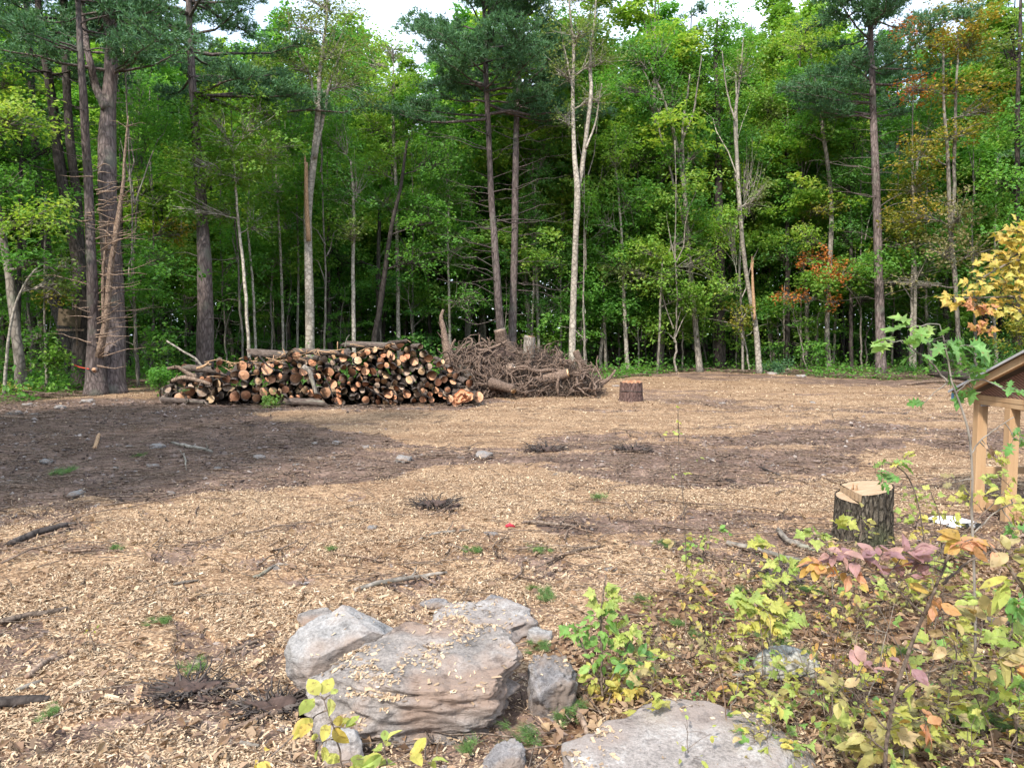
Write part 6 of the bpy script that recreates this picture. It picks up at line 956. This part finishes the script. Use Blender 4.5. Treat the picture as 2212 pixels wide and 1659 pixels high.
# sticks and limbs on the ground
for q, (lb, pts, mt, sd) in enumerate([
    ('long grey stick with a snapped pale end above the boulders', [(765, 1282, 9), (830, 1262, 11), (900, 1243, 9), (965, 1232, 6)], 'grey', 4), ('curved thin stick in the near middle of the chips', [(905, 1168, 4), (940, 1158, 6), (1000, 1152, 5), (1012, 1150, 4)], 'grey', 2), ('short brown stick pointing at a pine sprig', [(962, 1178, 5), (1010, 1192, 6)], 'twig', 0),
    ('thick stick lying at the left edge above the dirt patch', [(0, 1352, 14), (60, 1335, 13), (100, 1330, 12), (145, 1318, 10)], 'twig', 1), ('thick dark stick at the left edge near the bottom', [(-20, 1530, 26), (40, 1525, 24), (80, 1522, 20), (108, 1518, 12)], 'dark', 1), ('tan peeled stick at lower left', [(60, 1470, 14), (95, 1440, 13), (120, 1425, 12)], 'dead', 0), ('grey stick stub near the left edge', [(35, 1498, 10), (70, 1485, 10), (92, 1478, 8)], 'grey', 0),
    ('slim twig running from the tan stick', [(120, 1430, 8), (150, 1412, 6), (178, 1398, 4)], 'dead', 2), ('brown stick in the dark hole left of the boulders', [(500, 1412, 7), (540, 1395, 8), (560, 1388, 7)], 'twig', 1), ('long torn stick below the dark hole', [(500, 1585, 8), (560, 1562, 12), (600, 1545, 12)], 'dead', 2), ('thin curved branch along the bottom left', [(310, 1655, 6), (380, 1650, 8), (440, 1648, 7), (500, 1635, 5)], 'twig', 3), ('short stub stick at bottom left of centre', [(520, 1615, 9), (545, 1622, 9), (560, 1625, 8)], 'grey', 0),
    ('grey forked stick in the middle left chips', [(540, 1252, 6), (565, 1245, 7), (600, 1225, 6), (640, 1230, 4)], 'grey', 2), ('short grey stick on the chips left of centre', [(375, 1268, 6), (400, 1262, 7), (430, 1258, 5)], 'grey', 0), ('thick mossy limb lying left of the near stump', [(1570, 1180, 13), (1630, 1192, 13), (1680, 1205, 11), (1740, 1222, 9)], 'grey', 1), ('long dark limb passing in front of the near stump', [(1640, 1215, 8), (1730, 1232, 12), (1800, 1245, 12), (1900, 1262, 11), (2000, 1278, 9)], 'dark', 2),
    ('lichened limb propped left of the near stump', [(1680, 1150, 11), (1700, 1170, 12), (1730, 1182, 12), (1770, 1195, 9)], 'grey', 1), ('root like stick leaning between the rough rock and the shrub', [(1235, 1510, 16), (1248, 1545, 17), (1262, 1580, 14), (1268, 1605, 9)], 'dead', 1), ('thin grey branch climbing over the rough rock', [(1195, 1560, 5), (1215, 1500, 6), (1225, 1440, 6), (1245, 1400, 5), (1262, 1380, 3)], 'grey', 2), ('cut piece of stick in front of the slab', [(985, 1588, 13), (1005, 1612, 12)], 'grey', 0),
    ('grey curved branch left of the lichened log', [(1560, 1470, 8), (1620, 1462, 9), (1655, 1440, 8), (1672, 1410, 5)], 'grey', 1), ('dark twig in the lower right leaf litter', [(1700, 1568, 5), (1780, 1565, 7), (1850, 1570, 6)], 'dark', 2), ('slim grey branch above the right hand seedlings', [(1940, 1400, 6), (1990, 1418, 8), (2010, 1430, 6)], 'grey', 1), ('thick dark limb at the right edge behind the seedlings', [(2060, 1330, 14), (2120, 1350, 16), (2200, 1372, 16), (2280, 1390, 14)], 'dark', 1),
    ('white bleached branch in the dark soil patch', [(370, 960, 6), (400, 966, 7), (430, 972, 8), (458, 978, 6)], 'pale', 1), ('upright tan stub in the dark soil patch', [(206, 972, 8), (212, 955, 8), (214, 942, 6)], 'splint', 0), ('small upright twig in the dark soil patch', [(405, 1012, 3), (400, 995, 4), (398, 980, 2)], 'pale', 1), ('long dark sliver of torn bark on the upper left chips', [(20, 1188, 14), (80, 1165, 16), (130, 1152, 14), (165, 1142, 8)], 'dark', 0), ('short dark branch in the right of the clearing', [(1640, 1010, 4), (1665, 1022, 5), (1685, 1030, 6)], 'dark', 2), ('thin stick at the far left foot of the trees', [(0, 902, 6), (60, 905, 5), (120, 898, 4)], 'dead', 1),
    ('dark stick below the middle chips', [(1130, 1130, 6), (1190, 1135, 8), (1240, 1138, 5)], 'twig', 2), ('bent stick at the edge of the brushy patch', [(1180, 1215, 6), (1230, 1195, 8), (1300, 1180, 5)], 'twig', 2), ('fallen log in the shade behind the oak sapling', [(2010, 815, 16), (2060, 822, 20), (2120, 830, 18)], 'dark', 2), ('pale fallen pole at the far forest edge', [(1700, 806, 5), (1740, 800, 6), (1790, 803, 4)], 'pale', 1), ('thin pole lying along the far edge at right', [(1960, 832, 5), (2040, 826, 6), (2100, 830, 4)], 'dead', 1)]):
    branch('stick', lb, 'stick', pts, BM[mt], None, 'sticks and limbs on the ground', sd, 200 + q)
for q, (x, y, L, wh) in enumerate([(395, 1400, .10, 'at lower left'), (765, 1280, .12, 'at the foot of the long grey stick'), (530, 1500, .16, 'upright beside the dark hole'), (850, 1430, .09, 'on the largest slab'), (880, 1405, .08, 'near the back of the largest slab'), (1000, 1600, .07, 'in front of the slab'), (70, 1405, .13, 'at the left edge'), (300, 1505, .14, 'below the dark hole'), (260, 1240, .1, 'in the middle left chips')]):
    gx_, gy_ = G(x, y); z_ = gzs(gx_, gy_) + .015; r_ = np.random.default_rng(q)
    g = Geo(); a = r_.uniform(0, 3); d = np.array([math.cos(a), math.sin(a), .1]) * L / 2; w_ = np.array([-d[1], d[0], 0]) * .2; V = np.array([-d - w_, d * .9 - w_ * .6, d * 1.1 + w_ * .3, -d * .9 + w_]); V = np.vstack([V, V + [0, 0, .006]]); i = [[3, 2, 1, 0], [4, 5, 6, 7], [0, 1, 5, 4], [1, 2, 6, 5], [2, 3, 7, 6], [3, 0, 4, 7]]
    if 'slab' in wh and 'front' not in wh: z_ = .345
    g.add(V + [gx_, gy_, z_], np.array(i)); o = g.build('wood_sliver', BM['splint'], None, (gx_, gy_, z_), smooth=False); tag(o, 'pale split wood sliver ' + wh, 'wood sliver', 'pale wood slivers on the ground')
# chips lying on the rocks
g = Geo(); rg = np.random.default_rng(44)
for o_ in [q for q in bpy.data.objects if q.name.startswith('boulder')]:
    me_ = o_.data; n_ = len(me_.vertices); V = np.zeros(n_ * 3); me_.vertices.foreach_get('co', V); V = V.reshape(-1, 3) + np.array(o_.location); N = np.zeros(n_ * 3); me_.vertices.foreach_get('normal', N); N = N.reshape(-1, 3)
    gl = 'granite' in o_['label']; dn = fb(V[:, 0] * 5, V[:, 1] * 5, 3, 5); k = np.where((N[:, 2] > .86) & (rg.uniform(size=n_) < np.clip((dn - .42) * 4, .02, .8) * (.04 if gl else 1.0)))[0]; k = rg.choice(k, min(len(k), 1500 if 'heaped' not in o_['label'] else 4000)) if len(k) else k
    if len(k): P = V[k] + rg.normal(size=(len(k), 3)) * [.006, .006, 0] + [0, 0, .004]; L = .015 * rg.gamma(4, .25, len(k)); Vc, Fc = chips_rect(P, N[k] + rg.normal(size=(len(k), 3)) * .25, L, L * rg.uniform(.22, .6, len(k)), rg); g.add(Vc, Fc)
o = g.build('wood_chips', CHIP, smooth=False); tag(o, 'pale wood chips lying on top of the boulders', 'wood chips', kind='stuff')
# rotten lichened log
def rotlog():
    x0, y0 = G(1642, 1482); x1, y1 = G(1778, 1480); P = spl(np.array([[x0, y0 + .07, .05], [(x0 + x1) / 2 - .02, y0 + .08, .085], [x1, y1 + .07, .05]]), 24); r = .075 * (np.sin(np.linspace(.25, 2.9, 24))) ** .5; g = Geo(); g.add(*tube(P, r, 18, .22, seed=5)); o = g.build('rotten_log', BM['birchlog'], None, P[0]); tag(o, 'short rotten log with white lichened bark in the brushy patch', 'log')
rotlog()
# root clumps and pits
for q, (x, y, s, lb) in enumerate([(940, 1098, .22, 'dark clump of torn roots and earth on the middle chips'), (1366, 975, .26, 'dark root clump in the clearing, below the reddish stump'), (1180, 975, .30, 'low dark clump of earth left of the middle of the clearing'), (410, 1495, .20, 'black clump of earth and roots in the pit at lower left'), (590, 1530, .19, 'dark earthy root clump left of the slab'), (205, 1410, .06, 'small black burnt clod with a dead seedling'), (1700, 1255, .20, 'dark patch of broken bark under the yellow seedlings'), (1560, 1040, .12, 'low earth clod at the end of the track marks')]):
    gx_, gy_ = G(x, y); r_ = np.random.default_rng(q + 9); root = thing('root_clump', lb, 'root clump', (gx_, gy_, gzs(gx_, gy_))); O = np.array(root.location)
    b = blobmesh('earth', None, None, (0, 0, .0), (s * .85, s * .5, s * .20), SOILM, 40 + q, 5, amp=.75, f0=2.6, oc=6); b.parent = root; g = Geo()
    for k in range(70):
        l = s * r_.uniform(.3, .9); a = r_.uniform(0, 6.28); P = O + np.array([math.cos(a) * s * .5, math.sin(a) * s * .3, s * .13]) + wob(np.linspace([0, 0, 0], [math.cos(a) * l, math.sin(a) * l, r_.uniform(-.1, .5) * l], 6), l * .15, r_); P[:, 2] = np.maximum(P[:, 2], O[2] + .004); g.add(*tube(P, np.linspace(.006, .002, 6) * s * 5, 4, cap=False))
    g.build('roots', BM['dark'], root, O)
plant('dead_seedling', 'tiny dead seedling rising from the burnt clod at lower left', 'seedling', G(205, 1412)[1], [[(205, 1412, 4), (200, 1390, 3), (196, 1365, 2)], [(202, 1395, 2), (215, 1370, 1)]], [(190, 1385, 6, 20, 12, 'oval', .04, 'litter'), (200, 1362, 5, 14, 8, 'oval', .035, 'olive')], 'twig', 30)

# ------------------------------------------------------------------ wooden shelter at the right edge
root = thing('wooden_shelter', 'small open timber shelter with a gable roof at the right edge', 'shelter', (5.4, 5.75, gzs(5.4, 5.75))); O = np.array(root.location)
def box(g, a, b, bev=0):
    a, b = np.minimum(a, b), np.maximum(a, b); V = np.array([[a[0], a[1], a[2]], [b[0], a[1], a[2]], [b[0], b[1], a[2]], [a[0], b[1], a[2]], [a[0], a[1], b[2]], [b[0], a[1], b[2]], [b[0], b[1], b[2]], [a[0], b[1], b[2]]]); g.add(V, np.array([[3, 2, 1, 0], [4, 5, 6, 7], [0, 1, 5, 4], [1, 2, 6, 5], [2, 3, 7, 6], [3, 0, 4, 7]]))
def part(nm, boxes, mat, lb=None):
    g = Geo()
    for a, b in boxes: box(g, np.array(a, float), np.array(b, float))
    o = g.build(nm, mat, root, O, smooth=False)
    if lb: o['label'] = lb
    md = o.modifiers.new('bevel', 'BEVEL'); md.width = .004; md.segments = 2; return o
xl = W(2096, 1000, 7.1)[0]; YF = 7.1; YR = 5.75; YN = 4.4; zt = 1.13; XD = 2.4; sl_ = .40     # gable end faces left; the eaves run away to the right
def pst(x_, y_): part('post', [((x_, y_ - .04, 0), (x_ + .05, y_ + .04, zt - .09)), ((x_ + .052, y_ - .03, 0), (x_ + .10, y_ + .045, zt - .092))], LUMBER)
for x_, y_ in ((xl, YF - .05), (xl, 6.60), (xl, YN + .1), (xl + XD - .1, YF - .05), (xl + XD - .1, YN + .1)): pst(x_, y_)
for x_ in (xl - .002, xl + XD - .06):
    part('beam', [((x_, YN, zt - .045), (x_ + .06, YF, zt)), ((x_ + .003, YN, zt - .090), (x_ + .057, YF, zt - .047))], LUMBER); part('bottom_rail', [((x_ + .105, YN + .14, .03), (x_ + .14, YF - .1, .11))], LUMBER)
for y_ in (YF - .06, YN + .08): part('beam', [((xl + .062, y_, zt - .088), (xl + XD - .064, y_ + .05, zt - .002))], LUMBER); part('bottom_rail', [((xl + .105, y_ + .002, .03), (xl + XD - .11, y_ + .04, .11))], LUMBER); part('middle_rail', [((xl + .105, y_ + .004, .36), (xl + XD - .11, y_ + .042, .43))], LUMBER)
ze = zt + .005; YE = YF + .14; zr = ze + (YE - YR) * sl_
def slope(nm, x0, x1, dz0, dz1, mat):
    for s_ in (1, -1):
        V = np.array([[x0, YE, ze + dz0], [x0, YR + .001, zr + dz0], [x0, YR + .001, zr + dz1], [x0, YE, ze + dz1], [x1, YE, ze + dz0], [x1, YR + .001, zr + dz0], [x1, YR + .001, zr + dz1], [x1, YE, ze + dz1]])
        if s_ < 0: V[:, 1] = 2 * YR - V[:, 1]
        g = Geo(); g.add(V, np.array([[0, 1, 2, 3], [7, 6, 5, 4], [0, 4, 5, 1], [1, 5, 6, 2], [2, 6, 7, 3], [3, 7, 4, 0]])); g.build(nm, mat, root, O, smooth=False)
slope('rafter', xl - .12, xl - .08, -.075, 0, LUMBER); slope('rafter', xl + XD + .08, xl + XD + .12, -.075, 0, LUMBER)
for k in range(1, 4): slope('rafter', xl - .1 + k * .6, xl - .06 + k * .6, -.075, 0, LUMBER)
slope('roof_sheet', xl - .15, xl + XD + .15, .003, .014, simplemat('roof_sheet', [(.10, .085, .08), (.17, .15, .14)], 6, .8, .2)); slope('metal_edge', xl - .16, xl - .151, -.004, .018, METAL)
def meshmat():
    m, n, o = newmat('brown_shingle'); t = nd(n, 'ShaderNodeTexCoord'); mp = nd(n, 'ShaderNodeMapping', Rotation=(math.radians(-22), 0, 0)); n.links.new(t.outputs['Object'], mp.inputs[0]); w_ = nd(n, 'ShaderNodeTexWave', _wave_type='BANDS', _bands_direction='Z', Scale=14.0, Distortion=1.0, Detail=1.0); w_.inputs['Detail Scale'].default_value = 6.0; n.links.new(mp.outputs[0], w_.inputs['Vector'])
    c = ramp(n, w_.outputs['Fac'], [(.3, (.13, .062, .042)), (.6, (.27, .14, .095))]); p = nd(n, 'ShaderNodeBsdfPrincipled', Roughness=.7); n.links.new(c, p.inputs['Base Color']); b = nd(n, 'ShaderNodeBump', Strength=.5, Distance=.01); n.links.new(w_.outputs['Fac'], b.inputs['Height']); n.links.new(b.outputs[0], p.inputs['Normal']); n.links.new(p.outputs[0], o.inputs[0]); return m
g = Geo(); V = np.array([[xl + .01, YF - .05, zt + .002], [xl + .01, 2 * YR - YF + .05, zt + .002], [xl + .01, YR, zr - .08]]); V2 = V + [.012, 0, 0]; g.add(np.vstack([V, V2]), [np.array([[0, 1, 2], [5, 4, 3]]), np.array([[0, 2, 5, 3], [2, 1, 4, 5]])]); g.build('gable_screen', meshmat(), root, O, smooth=False)
g = Geo(); box(g, np.array([xl - .124, YE + .001, ze - .07]), np.array([xl - .10, YE + .006, ze - .01])); box(g, np.array([xl - .126, YE - .035, ze - .072]), np.array([xl - .1215, YE, ze - .005])); g.build('bracket', simplemat('blue_tag', [(.10, .25, .38), (.16, .34, .46)], 9, .5, 0), root, O, smooth=False)
g = Geo(); box(g, np.array([xl + .02, YF - .105, zt - .11]), np.array([xl + .10, YF - .092, zt - .092])); g.build('bracket', METAL, root, O, smooth=False)
# white bag lying by the shelter
bx, by = G(2086, 1143); by += .18; root = thing('paper_sack', 'flat white sack with black printing lying beside the shelter post', 'sack', (bx, by, gzs(bx, by) + .01)); 
N = 26; a = np.linspace(-1, 1, N); X, Yg = np.meshgrid(a, a, indexing='ij'); H = .05 * (1 - np.abs(X) ** 4) ** .5 * (1 - np.abs(Yg) ** 4) ** .5 + .012 * (vn(X * 3, Yg * 3, 3) - .5); V = np.stack([X * .13 + Yg * -.04, Yg * .14, H + .004], -1).reshape(-1, 3); i = np.arange(N - 1)[:, None] * N; j = np.arange(N - 1)[None]; g = Geo(); g.add(V, np.stack([i + j, i + N + j, i + N + j + 1, i + j + 1], -1).reshape(-1, 4)); Vb = V.copy(); Vb[:, 2] = .0; g.add(Vb, np.stack([i + j, i + j + 1, i + N + j + 1, i + N + j], -1).reshape(-1, 4)); g.build('sack_body', WHITE, root)
g = Geo(); box(g, np.array([-.02, -.168, .004]), np.array([.14, -.148, .046])); g.build('printed_band', BLACK, root, smooth=False)
fc = bpy.data.curves.new('lettering', 'FONT'); fc.body = 'TIE'; fc.size = .044; fc.extrude = .001; fo_ = bpy.data.objects.new('lettering_curve', fc); COL.objects.link(fo_); bpy.context.view_layer.update(); lm = bpy.data.meshes.new_from_object(fo_.evaluated_get(bpy.context.evaluated_depsgraph_get())); bpy.data.objects.remove(fo_); lm.materials.clear(); lm.materials.append(WHITE); ft = bpy.data.objects.new('lettering', lm); COL.objects.link(ft); ft.parent = root; ft.location = (.03, -.1695, .009); ft.rotation_euler = (math.pi / 2, 0, 0)
# plywood hunting seat board and red strap by the left pines
c = W(150, 686, 22.9); root = thing('plywood_board', 'weathered plywood board nailed up between the left pine trunks', 'board', c); g = Geo(); box(g, np.array([-.32, -.01, -.26]), np.array([.32, .01, .26])); o = g.build('panel', simplemat('old_plywood', [(.09, .065, .04), (.15, .11, .07)], 5), root, smooth=False); o.rotation_euler = (0, .12, .2)
g = Geo(); box(g, np.array([.20, -.05, -.85]), np.array([.25, -.015, .42])); g.build('upright', BM['dead'], root, smooth=False); g = Geo(); box(g, np.array([-.4, -.055, -.40]), np.array([.45, -.02, -.34])); g.build('crosspiece', BM['dead'], root, smooth=False)
REDM = simplemat('red_strap', [(.45, .05, .03), (.55, .08, .05)], 9, .6, 0); g = Geo(); P = spl(np.array([W(158, 786, 22.0), W(172, 792, 21.6), W(192, 796, 20.4)]), 12); g.add(*tube(P, .018, 5)); o = g.build('red_strap', REDM, None, P[0]); tag(o, 'thin red strap stretched low between the left pines', 'strap')
x_, y_ = G(1100, 1143); g = Geo(); g.add(*tube([[x_ - .03, y_, .03], [x_, y_, .045], [x_ + .05, y_ + .01, .025]], [.015, .022, .008], 7, .3)); o = g.build('red_scrap', simplemat('red_scrap', [(.40, .02, .04), (.5, .05, .07)], 9, .6, 0), None, (x_, y_, .03)); tag(o, 'small crumpled red scrap on the chips in the middle', 'scrap')
# leafy green bush by the log pile's left end and pile of cut greenery at the forest edge
for q, (lb, x, y, s, mt, n) in enumerate([('rounded light green bush at the left end of the log pile', 345, 812, .55, 'green', 900), ('heap of cut dark green pine boughs at the far forest edge', 1678, 800, .75, 'pine', 1500), ('low green weeds in front of the log pile at left', 585, 874, .28, 'nbright', 300), ('low green bush at the foot of the right hand pine', 1945, 800, .55, 'deep', 800), ('yellowish weeds at the far left foot of the trees', 30, 862, .6, 'ygreen', 500), ('dense dark bush behind the shelter roof', 2190, 770, 1.0, 'deep', 1800), ('olive bush behind the shelter at the right edge', 2205, 700, .8, 'olive', 900)]):
    Y = {585: 17.3, 345: 19.5}.get(x) or (26 if x > 2100 else 21 if x < 100 else 30.5); c = W(x, y, Y); rg = np.random.default_rng(q); base = np.array([c[0], Y, gzs(c[0], Y)]); root = thing('bush', lb, 'bush', base); tg = Geo(); cg = Geo()
    for k in range(9):
        e = c + nrm(rg.normal(size=3)) * s * [1, .7, .6] * rg.uniform(.3, 1); e[2] = max(e[2], .1); limb(tg, base, e, .012, .004, rg, 4); (V, F), C = crown_leaves(rg, e, np.array([.45, .45, .25]) * s, n / 9 / (math.pi * .45 * .25 * s * s), .08, sr=.25 * s); cg.add(V, F)
    tg.build('stem', BM['twig'], root, base); cg.build('foliage', LM[mt], root, base, smooth=False)
print('done', time.time() - T0, len(bpy.data.objects))
